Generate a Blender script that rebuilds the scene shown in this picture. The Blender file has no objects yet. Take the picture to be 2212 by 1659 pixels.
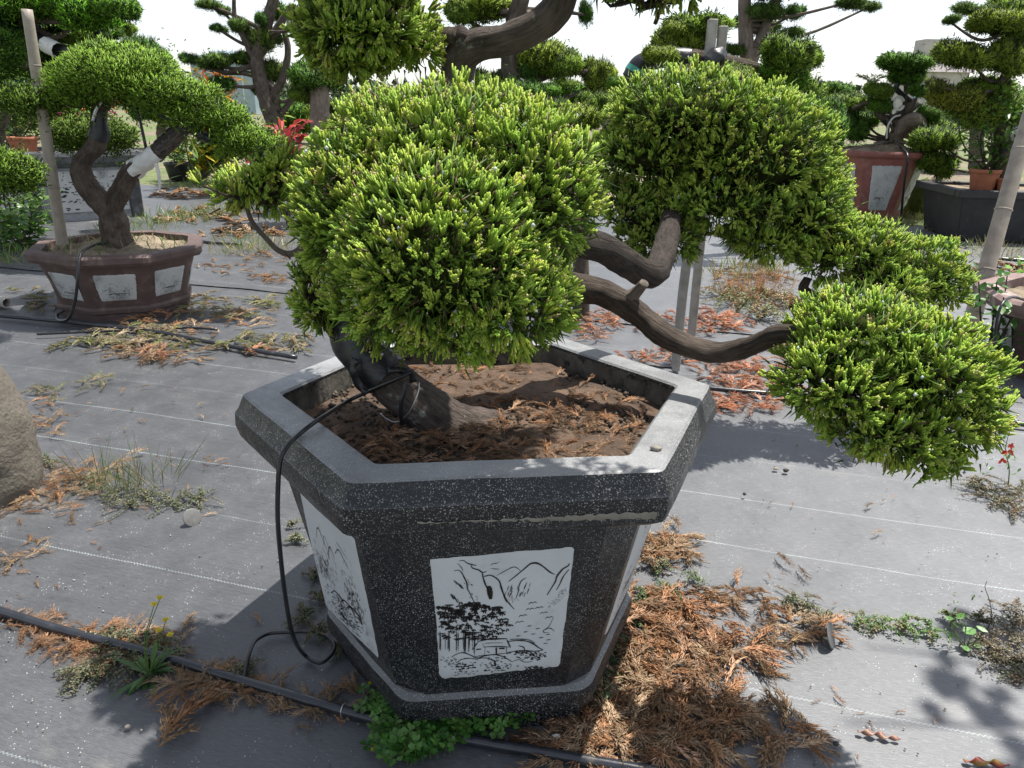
import bpy, bmesh, math, random
import numpy as np
from mathutils import Vector, Matrix
R = np.random.default_rng(7)
random.seed(7)
SC = bpy.context.scene
COL = SC.collection

# ---------------------------------------------------------------- camera
# picture coordinates below are in a 2212 x 1659 frame of the photograph
F, PIT, ROLL, CH = 1605.0, .3596, .0186, 1.1715
_cp, _sp, _c, _s = math.cos(PIT), math.sin(PIT), math.cos(ROLL), math.sin(ROLL)
FW = np.array([0, _cp, -_sp]); _up = np.array([0, _sp, _cp]); _rt = np.array([1., 0, 0])
RT = _c*_rt + _s*_up; UP = -_s*_rt + _c*_up
CAM = np.array([0, 0, CH])
def ray(x, y): return FW + (x-1106)/F*RT - (y-829.5)/F*UP
def G(x, y, z=0.):                       # picture point -> point on the level z
    d = ray(x, y); return CAM + d*((z-CH)/d[2])
def P(x, y, Y):                          # picture point -> point at distance Y
    d = ray(x, y); return CAM + d*(Y/d[1])
def mpp(p): return float((np.asarray(p)-CAM) @ FW)/F     # metres per picture unit there
cam = bpy.data.cameras.new('camera'); camo = bpy.data.objects.new('camera', cam); COL.objects.link(camo)
cam.sensor_width = 36.; cam.lens = 36.*F/2212.; cam.clip_end = 2000.; cam.clip_start = .02
camo.matrix_world = Matrix(((RT[0], UP[0], -FW[0], 0), (RT[1], UP[1], -FW[1], 0), (RT[2], UP[2], -FW[2], CH), (0, 0, 0, 1)))
SC.camera = camo

# ---------------------------------------------------------------- light
SUN_DIR = Vector((.31, .21, 1.)).normalized()          # towards the sun: behind the planter, to the right
EL = math.asin(SUN_DIR.z); AZ = math.atan2(SUN_DIR.x, SUN_DIR.y)
w = bpy.data.worlds.new('World'); SC.world = w; w.use_nodes = True
nt = w.node_tree; bg = nt.nodes['Background']
sky = nt.nodes.new('ShaderNodeTexSky'); sky.sky_type = 'NISHITA'; sky.sun_disc = False
sky.sun_elevation = EL; sky.sun_rotation = AZ; sky.air_density = 1.; sky.dust_density = .9; sky.ozone_density = 1.
hs = nt.nodes.new('ShaderNodeHueSaturation'); hs.inputs['Saturation'].default_value = .42
nt.links.new(sky.outputs[0], hs.inputs['Color']); nt.links.new(hs.outputs[0], bg.inputs['Color'])
bg.inputs['Strength'].default_value = .125
sl = bpy.data.lights.new('sun', 'SUN'); sl.energy = 5.; sl.angle = math.radians(.6); sl.color = (1., .955, .88)
so = bpy.data.objects.new('sun', sl); COL.objects.link(so)
so.rotation_euler = (-SUN_DIR).to_track_quat('-Z', 'Y').to_euler()
SC.view_settings.view_transform = 'Standard'; SC.view_settings.look = 'None'
SC.view_settings.gamma = 1.; SC.view_settings.use_curve_mapping = False
SC.view_settings.exposure = .78
SC.render.engine = 'CYCLES'; SC.cycles.max_bounces = 6; SC.cycles.use_denoising = True

# ---------------------------------------------------------------- naming helpers
def tag(o, label=None, cat=None, group=None, kind=None):
    if label: o['label'] = label
    if cat: o['category'] = cat
    if group: o['group'] = group
    if kind: o['kind'] = kind
    return o
def link(name, me, mat=None, parent=None, loc=None):
    o = bpy.data.objects.new(name, me); COL.objects.link(o)
    if mat is not None and not me.materials: me.materials.append(mat)
    if parent is not None: o.parent = parent
    if loc is not None: o.location = loc
    return o
def thing(name, label, cat, loc=(0, 0, 0), group=None, rz=0.):
    o = bpy.data.objects.new(name, None); COL.objects.link(o); o.empty_display_size = .1
    o.location = loc; o.rotation_euler = (0, 0, rz)
    return tag(o, label, cat, group)
def rel(o, root):                         # children built in world coordinates keep them
    o.parent = root; o.matrix_parent_inverse = root_inv(root); return o
def root_inv(root):
    m = Matrix.Translation(root.location) @ root.rotation_euler.to_matrix().to_4x4()
    return m.inverted()

# ---------------------------------------------------------------- mesh helpers
class MB:
    def __init__(s): s.v = []; s.f = []; s.uv = []; s.n = 0
    def add(s, v, f, uv=None):
        v = np.asarray(v, float); s.v.append(v)
        for q in f: s.f.append([i+s.n for i in q])
        s.uv.append(np.zeros((len(v), 2)) if uv is None else np.asarray(uv, float)); s.n += len(v); return s
    def mesh(s, name, smooth=True):
        me = bpy.data.meshes.new(name)
        V = np.concatenate(s.v); U = np.concatenate(s.uv)
        me.from_pydata(V.tolist(), [], s.f)
        ul = me.uv_layers.new(name='UVMap')
        li = np.zeros(len(me.loops), np.int32); me.loops.foreach_get('vertex_index', li)
        ul.data.foreach_set('uv', U[li].ravel().astype(np.float32))
        if smooth: me.polygons.foreach_set('use_smooth', [True]*len(me.polygons))
        me.update(); return me
    def obj(s, name, mat, root=None, smooth=True):
        o = link(name, s.mesh(name, smooth), mat)
        if root is not None: rel(o, root)
        return o
def spline(pts, n):
    pts = np.asarray(pts, float)
    if len(pts) < 3: 
        t = np.linspace(0, 1, n)[:, None]; return pts[0]*(1-t)+pts[-1]*t
    q = np.vstack([2*pts[0]-pts[1], pts, 2*pts[-1]-pts[-2]])
    m = len(pts)-1; out = []
    for u in np.linspace(0, m-1e-6, n):
        i = int(u); t = u-i; a, b, c, d = q[i], q[i+1], q[i+2], q[i+3]
        out.append(.5*((2*b)+(-a+c)*t+(2*a-5*b+4*c-d)*t*t+(-a+3*b-3*c+d)*t**3))
    return np.array(out)
def hashn(p, seed=0):                     # smooth value noise, p (...,3)
    p = np.asarray(p, float); i = np.floor(p).astype(np.int64); f = p-i; f = f*f*(3-2*f)
    def h(a):
        k = (a[..., 0]*374761393 + a[..., 1]*668265263 + a[..., 2]*2147483647 + seed*1274126177) & 0xffffffff
        k = ((k ^ (k >> 13))*1274126177) & 0xffffffff
        return ((k ^ (k >> 16)) & 0xffff)/65535.
    r = 0
    for dx in (0, 1):
        for dy in (0, 1):
            for dz in (0, 1):
                wgt = (f[..., 0] if dx else 1-f[..., 0])*(f[..., 1] if dy else 1-f[..., 1])*(f[..., 2] if dz else 1-f[..., 2])
                r = r + wgt*h(i+np.array([dx, dy, dz]))
    return r*2-1
def tube(mb, pts, rad, sides=10, n=None, rough=0., freq=14., caps=True, seed=1, ridge=0.):
    pts = np.asarray(pts, float)
    L = np.linalg.norm(np.diff(pts, axis=0), axis=1).sum()
    if n is None: n = max(4, int(len(pts)*5))
    c = spline(pts, n); rr = np.interp(np.linspace(0, 1, n), np.linspace(0, 1, len(np.atleast_1d(rad))), np.atleast_1d(rad)) if np.ndim(rad) else np.full(n, rad)
    t = np.gradient(c, axis=0); t /= np.linalg.norm(t, axis=1)[:, None]+1e-12
    a = np.array([0, 0, 1.]) if abs(t[0, 2]) < .9 else np.array([1., 0, 0])
    u = np.cross(t[0], a); u /= np.linalg.norm(u); V = []; U = []
    dist = np.concatenate([[0], np.cumsum(np.linalg.norm(np.diff(c, axis=0), axis=1))])
    ang = np.linspace(0, 2*math.pi, sides, endpoint=False)
    for i in range(n):
        u = u - t[i]*(u @ t[i]); u /= np.linalg.norm(u); w_ = np.cross(t[i], u)
        ring = np.cos(ang)[:, None]*u + np.sin(ang)[:, None]*w_
        r = np.full(sides, rr[i])
        if rough:
            q = c[i]+ring*rr[i]
            r = r*(1+rough*hashn(q*freq, seed)+rough*.5*hashn(q*freq*2.7, seed+5))
        if ridge:
            r = r*(1+ridge*hashn(np.stack([np.cos(ang)*2.2, np.sin(ang)*2.2, np.full(sides, dist[i]*5)], 1), seed+9))
        V.append(c[i]+ring*r[:, None]); U.append(np.stack([ang/(2*math.pi), np.full(sides, dist[i])], 1))
    V = np.concatenate(V); U = np.concatenate(U); f = []
    for i in range(n-1):
        for k in range(sides):
            k2 = (k+1) % sides; f.append((i*sides+k, i*sides+k2, (i+1)*sides+k2, (i+1)*sides+k))
    if caps: f.append(tuple(range(sides-1, -1, -1))); f.append(tuple((n-1)*sides+k for k in range(sides)))
    return mb.add(V, f, U)
def box(mb, c, sx, sy, sz, M=None):
    v = np.array([[x, y, z] for z in (-.5, .5) for y in (-.5, .5) for x in (-.5, .5)])*[sx, sy, sz]
    if M is not None: v = v @ np.asarray(M).T
    return mb.add(v+np.asarray(c), [(0, 2, 3, 1), (4, 5, 7, 6), (0, 1, 5, 4), (2, 6, 7, 3), (0, 4, 6, 2), (1, 3, 7, 5)])
def rotz(a):
    c, s = math.cos(a), math.sin(a); return np.array([[c, -s, 0], [s, c, 0], [0, 0, 1.]])
def npmesh(name, V, F_, C=None, smooth=True):     # big triangle / quad meshes straight from arrays
    me = bpy.data.meshes.new(name); k = F_.shape[1]
    me.vertices.add(len(V)); me.vertices.foreach_set('co', V.astype(np.float32).ravel())
    me.loops.add(F_.size); me.loops.foreach_set('vertex_index', F_.astype(np.int32).ravel())
    me.polygons.add(len(F_)); me.polygons.foreach_set('loop_start', np.arange(0, F_.size, k, dtype=np.int32))
    me.polygons.foreach_set('loop_total', np.full(len(F_), k, np.int32))
    me.polygons.foreach_set('use_smooth', np.full(len(F_), smooth))
    if C is not None:
        a = me.color_attributes.new('tint', 'FLOAT_COLOR', 'POINT')
        a.data.foreach_set('color', np.concatenate([C, np.ones((len(C), 1))], 1).astype(np.float32).ravel())
    me.update(calc_edges=True); return me

# ---------------------------------------------------------------- materials
def mat(name):
    m = bpy.data.materials.new(name); m.use_nodes = True
    t = m.node_tree; b = t.nodes['Principled BSDF']; return m, t, b
def nd(t, ty, **kw):
    n = t.nodes.new(ty)
    for k, v in kw.items():
        if k in n.inputs: n.inputs[k].default_value = v
        else: setattr(n, k, v)
    return n
def noise(t, vec, scale, detail=4., rough=.55):
    n = nd(t, 'ShaderNodeTexNoise'); n.inputs['Scale'].default_value = scale; n.inputs['Detail'].default_value = detail; n.inputs['Roughness'].default_value = rough
    if vec is not None: t.links.new(vec, n.inputs['Vector'])
    return n.outputs['Fac']
def ramp(t, fac, stops):
    n = nd(t, 'ShaderNodeValToRGB'); e = n.color_ramp.elements
    while len(e) < len(stops): e.new(.5)
    for k, (p, c) in enumerate(stops):
        e[k].position = p; c = c if hasattr(c, '__len__') else (c, c, c); e[k].color = (*c, 1)
    t.links.new(fac, n.inputs[0]); return n.outputs[0]
def mixc(t, fac, a, b, mode='MIX'):
    n = nd(t, 'ShaderNodeMix', data_type='RGBA', blend_type=mode)
    for sock, v in ((n.inputs[0], fac), (n.inputs[6], a), (n.inputs[7], b)):
        if isinstance(v, (int, float)): sock.default_value = v
        elif isinstance(v, tuple): sock.default_value = (*v, 1)
        else: t.links.new(v, sock)
    return n.outputs[2]
def math_(t, op, a, b=None, c=None):
    n = nd(t, 'ShaderNodeMath', operation=op)
    for s_, v in zip(n.inputs, (a, b, c)):
        if v is None: continue
        if isinstance(v, (int, float)): s_.default_value = v
        else: t.links.new(v, s_)
    return n.outputs[0]
def bump(t, b, h, strength=.4, dist=.01):
    n = nd(t, 'ShaderNodeBump'); n.inputs['Strength'].default_value = strength; n.inputs['Distance'].default_value = dist
    t.links.new(h, n.inputs['Height']); t.links.new(n.outputs[0], b.inputs['Normal'])
def coord(t, kind='Object', scale=None, rot=None, obj=None):
    n = nd(t, 'ShaderNodeTexCoord'); o = n.outputs[kind]
    if scale is not None or rot is not None:
        m = nd(t, 'ShaderNodeMapping')
        if scale is not None: m.inputs['Scale'].default_value = scale
        if rot is not None: m.inputs['Rotation'].default_value = rot
        t.links.new(o, m.inputs['Vector']); o = m.outputs[0]
    return o
def simple(name, col, rough=.6, var=.25, scale=20., bmp=.15, bscale=60., spec=.4, metal=0., dirt=None, kind='Object', bd=.004):
    m, t, b = mat(name); v = coord(t, kind)
    n1 = noise(t, v, scale); lo = tuple(c*(1-var) for c in col); hi = tuple(min(1, c*(1+var)) for c in col)
    c = ramp(t, n1, [(.3, lo), (.7, hi)])
    if dirt:
        n2 = noise(t, v, dirt[1], 6., .65); c = mixc(t, ramp(t, n2, [(dirt[2], 0.), (dirt[2]+.15, 1.)]), c, dirt[0])
    t.links.new(c, b.inputs['Base Color']); b.inputs['Roughness'].default_value = rough
    b.inputs['Specular IOR Level'].default_value = spec; b.inputs['Metallic'].default_value = metal
    if bmp: bump(t, b, noise(t, v, bscale, 5.), bmp, bd)
    return m
M = {}
def foliage_mat(name, tr=.3, rough=.5, spec=.35):
    m, t, b = mat(name)
    a = nd(t, 'ShaderNodeAttribute', attribute_name='tint'); oi = nd(t, 'ShaderNodeObjectInfo')
    c = mixc(t, 1., a.outputs['Color'], oi.outputs['Color'], 'MULTIPLY')
    t.links.new(c, b.inputs['Base Color']); b.inputs['Roughness'].default_value = rough; b.inputs['Specular IOR Level'].default_value = spec
    tl = nd(t, 'ShaderNodeBsdfTranslucent'); t.links.new(c, tl.inputs['Color'])
    mx = nd(t, 'ShaderNodeMixShader'); mx.inputs[0].default_value = tr
    t.links.new(b.outputs[0], mx.inputs[1]); t.links.new(tl.outputs[0], mx.inputs[2])
    t.links.new(mx.outputs[0], t.nodes['Material Output'].inputs['Surface']); return m
M['foliage'] = foliage_mat('foliage', .42)
M['leaf'] = foliage_mat('leaf', .35, .4, .45)
M['dry'] = foliage_mat('dry_foliage', .12, .8, .15)
def bark_mat(name, a, b_, lichen=0., sc=1.):
    m, t, b = mat(name)
    uv = coord(t, 'UV', (9*sc, 7*sc, 1)); ob = coord(t, 'Object')
    n1 = noise(t, uv, 3.2, 8., .7); n2 = noise(t, ob, 16., 4.); n3 = noise(t, coord(t, 'UV', (26*sc, 9*sc, 1)), 2., 6., .7)
    c = ramp(t, n1, [(.3, a), (.55, tuple((x+y)/2 for x, y in zip(a, b_))), (.72, b_)])
    c = mixc(t, ramp(t, n2, [(.45, 0.), (.75, .45)]), c, tuple(x*1.35 for x in b_))
    if lichen:
        n4 = noise(t, ob, 26., 6., .65); c = mixc(t, ramp(t, n4, [(.6, 0.), (.66, lichen)]), c, (.33, .36, .31))
    t.links.new(c, b.inputs['Base Color']); b.inputs['Roughness'].default_value = .88; b.inputs['Specular IOR Level'].default_value = .2
    h = math_(t, 'ADD', n1, math_(t, 'MULTIPLY', n3, .6)); bump(t, b, h, 1., .02); return m
M['bark'] = bark_mat('bark_grey_brown', (.034, .026, .021), (.185, .148, .122))
M['bark_shaded'] = bark_mat('bark_shaded', (.020, .016, .014), (.105, .085, .072))  # bark darkened for the bent right branch, its shade put into the colour
M['bark_lichen'] = bark_mat('bark_with_lichen', (.045, .034, .029), (.195, .158, .138), .9)
M['bark_far'] = bark_mat('bark_far', (.04, .032, .025), (.18, .148, .12), 0., .5)
M['bark_pale'] = bark_mat('bark_pale', (.12, .095, .075), (.30, .25, .205), 0., .7)
M['deadwood'] = bark_mat('pale_deadwood', (.17, .135, .105), (.42, .36, .31))
M['heart'] = simple('shade_core', (.024, .030, .010), 1., .4, 40, 0, 40, 0.)  # near-black filler for the cushions, deep shade put into its colour
M['black_wrap'] = simple('black_wrap', (.014, .015, .018), .38, .4, 40, .5, 45, .5, bd=.006)
M['white_wrap'] = simple('white_wrap', (.62, .62, .60), .55, .12, 30, .6, 40, .3, bd=.01)
M['silver'] = simple('silver_wire', (.55, .56, .57), .35, .1, 30, 0, 40, .5, .8)
M['tube'] = simple('black_tube', (.012, .013, .015), .34, .3, 60, .12, 150, .5, dirt=((.09, .085, .075), 30, .6))
M['pipe'] = simple('black_pipe', (.018, .020, .026), .28, .3, 25, .08, 90, .6, dirt=((.10, .095, .085), 14, .6))
M['bamboo'] = simple('bamboo', (.30, .26, .215), .55, .2, 18, .15, 60, .4, dirt=((.16, .14, .115), 9, .58))
M['stake'] = simple('grey_stake', (.33, .31, .285), .75, .2, 25, .4, 80, .2)
# ================================================================ the setting: ground and weed mat
LDIR = -.2656                                    # direction of the woven lines
LU = np.array([math.cos(LDIR), math.sin(LDIR), 0]); LN = np.array([-LU[1], LU[0], 0])
def mk_ground_mat():
    m, t, b = mat('ground_soil_grass'); v = coord(t, 'Object')
    n1 = noise(t, v, .35, 6., .6); n2 = noise(t, v, 5., 6., .7); n3 = noise(t, v, 60., 3.)
    soil = ramp(t, n2, [(.3, (.10, .075, .05)), (.7, (.25, .2, .14))])
    grass = ramp(t, n2, [(.3, (.05, .085, .02)), (.7, (.15, .19, .06))])
    c = mixc(t, ramp(t, n1, [(.42, 0.), (.55, 1.)]), soil, grass)
    t.links.new(c, b.inputs['Base Color']); b.inputs['Roughness'].default_value = .9; bump(t, b, n3, .6, .03); return m
def mk_mat_mat():
    m, t, b = mat('weed_mat_fabric')
    v = coord(t, 'Object', None, (0, 0, -LDIR))
    sx = nd(t, 'ShaderNodeSeparateXYZ'); t.links.new(v, sx.inputs[0]); u, w_ = sx.outputs[0], sx.outputs[1]
    big = noise(t, v, 1.1, 5., .6); mid = noise(t, v, 7., 6., .65)
    def stretched(a, b_, sc, det=3.):
        mp = nd(t, 'ShaderNodeMapping'); mp.inputs['Scale'].default_value = (a, b_, 1); t.links.new(v, mp.inputs['Vector']); return noise(t, mp.outputs[0], sc, det, .6)
    streak = stretched(4., 90., 1.6); streak2 = stretched(28., 420., 1.5, 3.)
    base = ramp(t, streak, [(.3, (.025, .027, .031)), (.7, (.045, .048, .054))])
    dust = ramp(t, math_(t, 'ADD', math_(t, 'MULTIPLY', big, .6), math_(t, 'MULTIPLY', mid, .4)), [(.38, 0.), (.75, .36)])
    side = nd(t, 'ShaderNodeMapRange'); t.links.new(u, side.inputs[0]); side.inputs[1].default_value = -1.2; side.inputs[2].default_value = 1.; side.inputs[3].default_value = 0.; side.inputs[4].default_value = .62
    dust = math_(t, 'MINIMUM', math_(t, 'ADD', dust, side.outputs[0]), 1.)
    c = mixc(t, dust, base, (.118, .124, .135))
    c = mixc(t, ramp(t, noise(t, v, 2.2, 7., .7), [(.60, 0.), (.74, .6)]), c, (.20, .19, .17))
    c = mixc(t, math_(t, 'MULTIPLY', ramp(t, streak2, [(.44, 0.), (.70, 1.)]), math_(t, 'MULTIPLY_ADD', dust, .5, .12)), c, (.25, .256, .27))
    vo = nd(t, 'ShaderNodeTexVoronoi'); vo.inputs['Scale'].default_value = 120.; t.links.new(v, vo.inputs['Vector'])
    spk = math_(t, 'MULTIPLY', math_(t, 'LESS_THAN', vo.outputs['Distance'], .14), ramp(t, noise(t, v, 14., 3.), [(.50, 0.), (.62, 1.)]))
    c = mixc(t, math_(t, 'MULTIPLY', spk, .85), c, (.55, .55, .53))
    # woven marker lines, one every 29 cm, stitched in a small zigzag
    zig = math_(t, 'MULTIPLY', math_(t, 'PINGPONG', u, .005), .9)
    k = math_(t, 'DIVIDE', math_(t, 'SUBTRACT', math_(t, 'ADD', w_, zig), 1.374), .293)
    near = math_(t, 'ROUND', k); d = math_(t, 'MULTIPLY', math_(t, 'ABSOLUTE', math_(t, 'SUBTRACT', k, near)), .293)
    wn = nd(t, 'ShaderNodeTexWhiteNoise', noise_dimensions='1D'); t.links.new(near, wn.inputs['W'])
    ln = math_(t, 'MULTIPLY', math_(t, 'LESS_THAN', d, .0016), math_(t, 'MULTIPLY_ADD', wn.outputs[0], .3, .2))
    ln = math_(t, 'MULTIPLY', ln, ramp(t, mid, [(.3, .35), (.6, 1.)]))
    c = mixc(t, ln, c, (.46, .53, .53))
    t.links.new(c, b.inputs['Base Color'])
    b.inputs['Specular IOR Level'].default_value = .75
    t.links.new(ramp(t, mid, [(.3, .44), (.7, .58)]), b.inputs['Roughness'])
    h = math_(t, 'ADD', math_(t, 'MULTIPLY', streak2, .8), math_(t, 'MULTIPLY', noise(t, v, 420., 2.), .6)); bump(t, b, h, .35, .0022); return m
M['ground'] = mk_ground_mat(); M['mat'] = mk_mat_mat()
mb = MB()
xs = np.concatenate([-np.geomspace(400, 6, 14), np.linspace(-5, 5, 11), np.geomspace(6, 400, 14)]); ys = np.concatenate([[-30, -8, -2], np.linspace(0, 12, 13), np.geomspace(14, 600, 16)])
X, Y = np.meshgrid(xs, ys); n0, n1 = X.shape
mb.add(np.stack([X.ravel(), Y.ravel(), np.full(X.size, -.02)], 1), [(i*n1+j, i*n1+j+1, (i+1)*n1+j+1, (i+1)*n1+j) for i in range(n0-1) for j in range(n1-1)])
tag(mb.obj('ground', M['ground']), 'bare soil and grass stretching away beyond the weed mat', kind='structure')
def sheet(o0, o1, u0, u1, z, label, nu=150, nv=46):
    U, V = np.meshgrid(np.linspace(u0, u1, nu), np.linspace(o0, o1, nv))
    p = U[..., None]*LU + V[..., None]*LN
    zz = z + .0035*hashn(p*3.3, 3) + .0015*hashn(p*9, 4)
    e = np.minimum(V-o0, o1-V); zz = zz + .004*np.exp(-e/.02)*hashn(p*5, 8)
    p[..., 2] = zz; mb = MB()
    mb.add(p.reshape(-1, 3), [(i*nu+j, i*nu+j+1, (i+1)*nu+j+1, (i+1)*nu+j) for i in range(nv-1) for j in range(nu-1)])
    return tag(mb.obj('weed_mat', M['mat']), label, kind='structure')
sheet(-1.2, 1.655, -4.5, 4.5, -.004, 'dark woven weed mat under the front planter')
sheet(1.635, 4.2, -6, 6, -.011, 'dark woven weed mat behind the front planter')
sheet(4.18, 9.2, -9, 9.5, -.004, 'grey woven weed mat running to the far planters')

# ================================================================ drip pipes
def pipe(name, pts, r, m, label, cat='pipe', n=None, sides=10, group=None):
    mb = MB(); tube(mb, pts, r, sides, n or max(12, 6*len(pts)))
    return tag(mb.obj(name, m), label, cat, group)
def gl(pts, z): return [G(x, y, z) for x, y in pts]
z = .013
main = pipe('drip_pipe', gl([(-60, 1302), (0, 1320), (130, 1360), (330, 1412), (520, 1470), (800, 1551), (1010, 1597), (1240, 1637), (1420, 1668)], z), .0105, M['pipe'], 'thick black irrigation pipe crossing the mat in front of the dark planter')
pipe('drip_pipe', gl([(1525, 838), (1600, 845), (1720, 855), (1900, 880), (2140, 908), (2260, 922)], z), .011, M['pipe'], 'black irrigation pipe on the mat behind the right end of the dark planter')
pipe('drip_pipe', gl([(-40, 678), (0, 682), (90, 690), (200, 701), (330, 716), (420, 733), (520, 752), (640, 772)], z), .011, M['pipe'], 'black irrigation pipe running past the foot of the brown octagonal planter')
pipe('drip_pipe', gl([(80, 722), (170, 718), (260, 714), (400, 708), (470, 712)], z), .006, M['tube'], 'short thin black hose end lying before the brown octagonal planter')
pipe('drip_pipe', gl([(335, 508), (400, 515), (455, 524), (520, 528)], z), .012, M['pipe'], 'far black irrigation pipe behind the brown octagonal planter')
pipe('drip_pipe', gl([(2140, 556), (2180, 560), (2260, 566)], z), .014, M['pipe'], 'black pipe lying in front of the long black planter box')
pipe('drip_pipe', gl([(1270, 778), (1330, 786), (1400, 790), (1450, 795)], z), .005, M['tube'], 'thin black tube lying beneath the low arching branch')
for x, y in ((742, 1533), (985, 1591)):
    mb = MB(); c = G(x, y, .013); a = np.linspace(0, 2*math.pi, 20)
    w_ = np.cross(LU, [0, 0, 1.]); tube(mb, [c+.0125*(math.cos(q)*w_+math.sin(q)*np.array([0, 0, 1.])) for q in a], .0012, 5, 24)
    rel(mb.obj('wire_ring', M['silver']), main)
# ================================================================ planters
def terrazzo(name, base, dusty):
    m, t, b = mat(name); v = coord(t, 'Object')
    def speck(scale, thr, keep):
        vo = nd(t, 'ShaderNodeTexVoronoi'); vo.inputs['Scale'].default_value = scale; t.links.new(v, vo.inputs['Vector'])
        s = math_(t, 'LESS_THAN', vo.outputs['Distance'], thr); wn = nd(t, 'ShaderNodeSeparateColor'); t.links.new(vo.outputs['Color'], wn.inputs[0])
        return math_(t, 'MULTIPLY', s, math_(t, 'GREATER_THAN', wn.outputs[0], keep))
    s1 = speck(230., .24, .56); s2 = speck(120., .17, .72); s3 = speck(400., .32, .45)
    patch = ramp(t, noise(t, v, 9., 4.), [(.35, .35), (.6, 1.)])
    c = ramp(t, noise(t, v, 14., 5.), [(.3, tuple(x*.7 for x in base)), (.7, tuple(x*1.4 for x in base))])
    # settled dust and scuffed bare cement on the top of the rim
    geo = nd(t, 'ShaderNodeNewGeometry'); sn = nd(t, 'ShaderNodeSeparateXYZ'); t.links.new(geo.outputs['Normal'], sn.inputs[0])
    topf = ramp(t, sn.outputs[2], [(.55, 0.), (.95, 1.)])
    dn = ramp(t, noise(t, v, 6.5, 6., .65), [(.28, .5), (.58, 1.)])
    c = mixc(t, math_(t, 'MULTIPLY', topf, dn), c, dusty)
    sp = math_(t, 'MINIMUM', math_(t, 'ADD', math_(t, 'ADD', s1, s2), math_(t, 'MULTIPLY', s3, .7)), 1.)
    c = mixc(t, math_(t, 'MULTIPLY', math_(t, 'MULTIPLY', sp, patch), .6), c, (.52, .52, .51))
    c = mixc(t, ramp(t, noise(t, v, 17., 7., .72), [(.67, 0.), (.72, .5)]), c, (.13, .12, .11))
    t.links.new(c, b.inputs['Base Color']); b.inputs['Specular IOR Level'].default_value = .45
    t.links.new(ramp(t, noise(t, v, 25.), [(.3, .32), (.7, .55)]), b.inputs['Roughness'])
    bump(t, b, math_(t, 'ADD', noise(t, v, 35., 5.), math_(t, 'MULTIPLY', noise(t, v, 240., 3.), .35)), .35, .004); return m
M['terrazzo'] = terrazzo('black_terrazzo', (.0080, .0087, .0110), (.225, .23, .236))
M['panel'] = simple('painted_panel', (.50, .525, .54), .55, .06, 9, .25, 70, .35, dirt=((.36, .38, .385), 7, .6), bd=.002)
M['panel_old'] = simple('weathered_panel', (.47, .48, .48), .6, .1, 9, .2, 50, .3, dirt=((.24, .25, .25), 6, .55), bd=.004)
M['ink'] = simple('ink', (.012, .010, .010), .6, .2, 40, 0)
M['ink_faded'] = simple('faded_ink', (.035, .035, .038), .7, .3, 20, 0)
M['cement'] = simple('bare_cement', (.20, .185, .16), .9, .2, 40, .5, 180, .2)
M['cement_inside'] = simple('mossy_cement', (.085, .08, .07), .9, .4, 22, .6, 90, .2, dirt=((.012, .012, .012), 26, .5))
def mk_soil(name, a, b_):
    m, t, b = mat(name); v = coord(t, 'Object'); n = noise(t, v, 30., 8., .7); n2 = noise(t, v, 5., 4.)
    c = ramp(t, n, [(.3, a), (.7, b_)]); c = mixc(t, ramp(t, n2, [(.45, 0.), (.65, .6)]), c, tuple(x*1.5 for x in b_))
    t.links.new(c, b.inputs['Base Color']); b.inputs['Roughness'].default_value = .95; bump(t, b, n, .9, .02); return m
M['soil'] = mk_soil('soil', (.042, .026, .017), (.125, .080, .052))
M['soil_pale'] = mk_soil('pale_soil', (.10, .075, .05), (.26, .21, .15))
M['brown_pot'] = simple('brown_washed_concrete', (.098, .066, .059), .62, .22, 14, .35, 60, .35, dirt=((.19, .135, .125), 7, .55))
M['red_pot'] = simple('red_washed_concrete', (.24, .09, .075), .6, .2, 8, .3, 50, .35, dirt=((.29, .18, .16), 5, .58))
M['pink_pot'] = simple('faded_pink_concrete', (.19, .13, .12), .7, .25, 16, .3, 60, .3, dirt=((.36, .31, .28), 8, .5))

def ring_pts(R_, n, yaw, ch, arc, sub):
    """n-gon with rounded corners: each corner gives `arc` points, each side `sub` more"""
    c = [np.array([math.cos(yaw+2*math.pi*k/n), math.sin(yaw+2*math.pi*k/n)])*R_ for k in range(n)]
    out = []
    for k in range(n):
        p, q, r = c[k-1], c[k], c[(k+1) % n]
        a = q+(p-q)/np.linalg.norm(p-q)*ch; b = q+(r-q)/np.linalg.norm(r-q)*ch
        for t in np.linspace(0, 1, arc): out.append((1-t)**2*a+2*t*(1-t)*q+t*t*b)
        nb = r+(q-r)/np.linalg.norm(q-r)*ch
        for t in np.linspace(0, 1, sub+2)[1:-1]: out.append(b*(1-t)+nb*t)
    return np.array(out)
def loft(prof, n, yaw, ch=.02, arc=4, sub=6, wob=.0012, close=False, seed=0):
    mb = MB(); V = []; 
    for R_, z in prof:
        p = ring_pts(R_, n, yaw, ch*R_/.5, arc, sub); p3 = np.column_stack([p, np.full(len(p), z)])
        d = p/np.linalg.norm(p, axis=1)[:, None]
        o = wob*hashn(p3*9, seed)+wob*.6*hashn(p3*28, seed+1)
        p3[:, :2] += d*o[:, None]; p3[:, 2] += wob*.7*hashn(p3*8+5, seed+2); V.append(p3)
    m = len(V[0]); f = []
    for i in range(len(prof)-1):
        for k in range(m): k2 = (k+1) % m; f.append((i*m+k, i*m+k2, (i+1)*m+k2, (i+1)*m+k))
    if close:
        k = len(prof)-1
        for k in range(m): k2 = (k+1) % m; f.append(((len(prof)-1)*m+k, (len(prof)-1)*m+k2, k2, k))
    mb.add(np.concatenate(V), f); return mb
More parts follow.
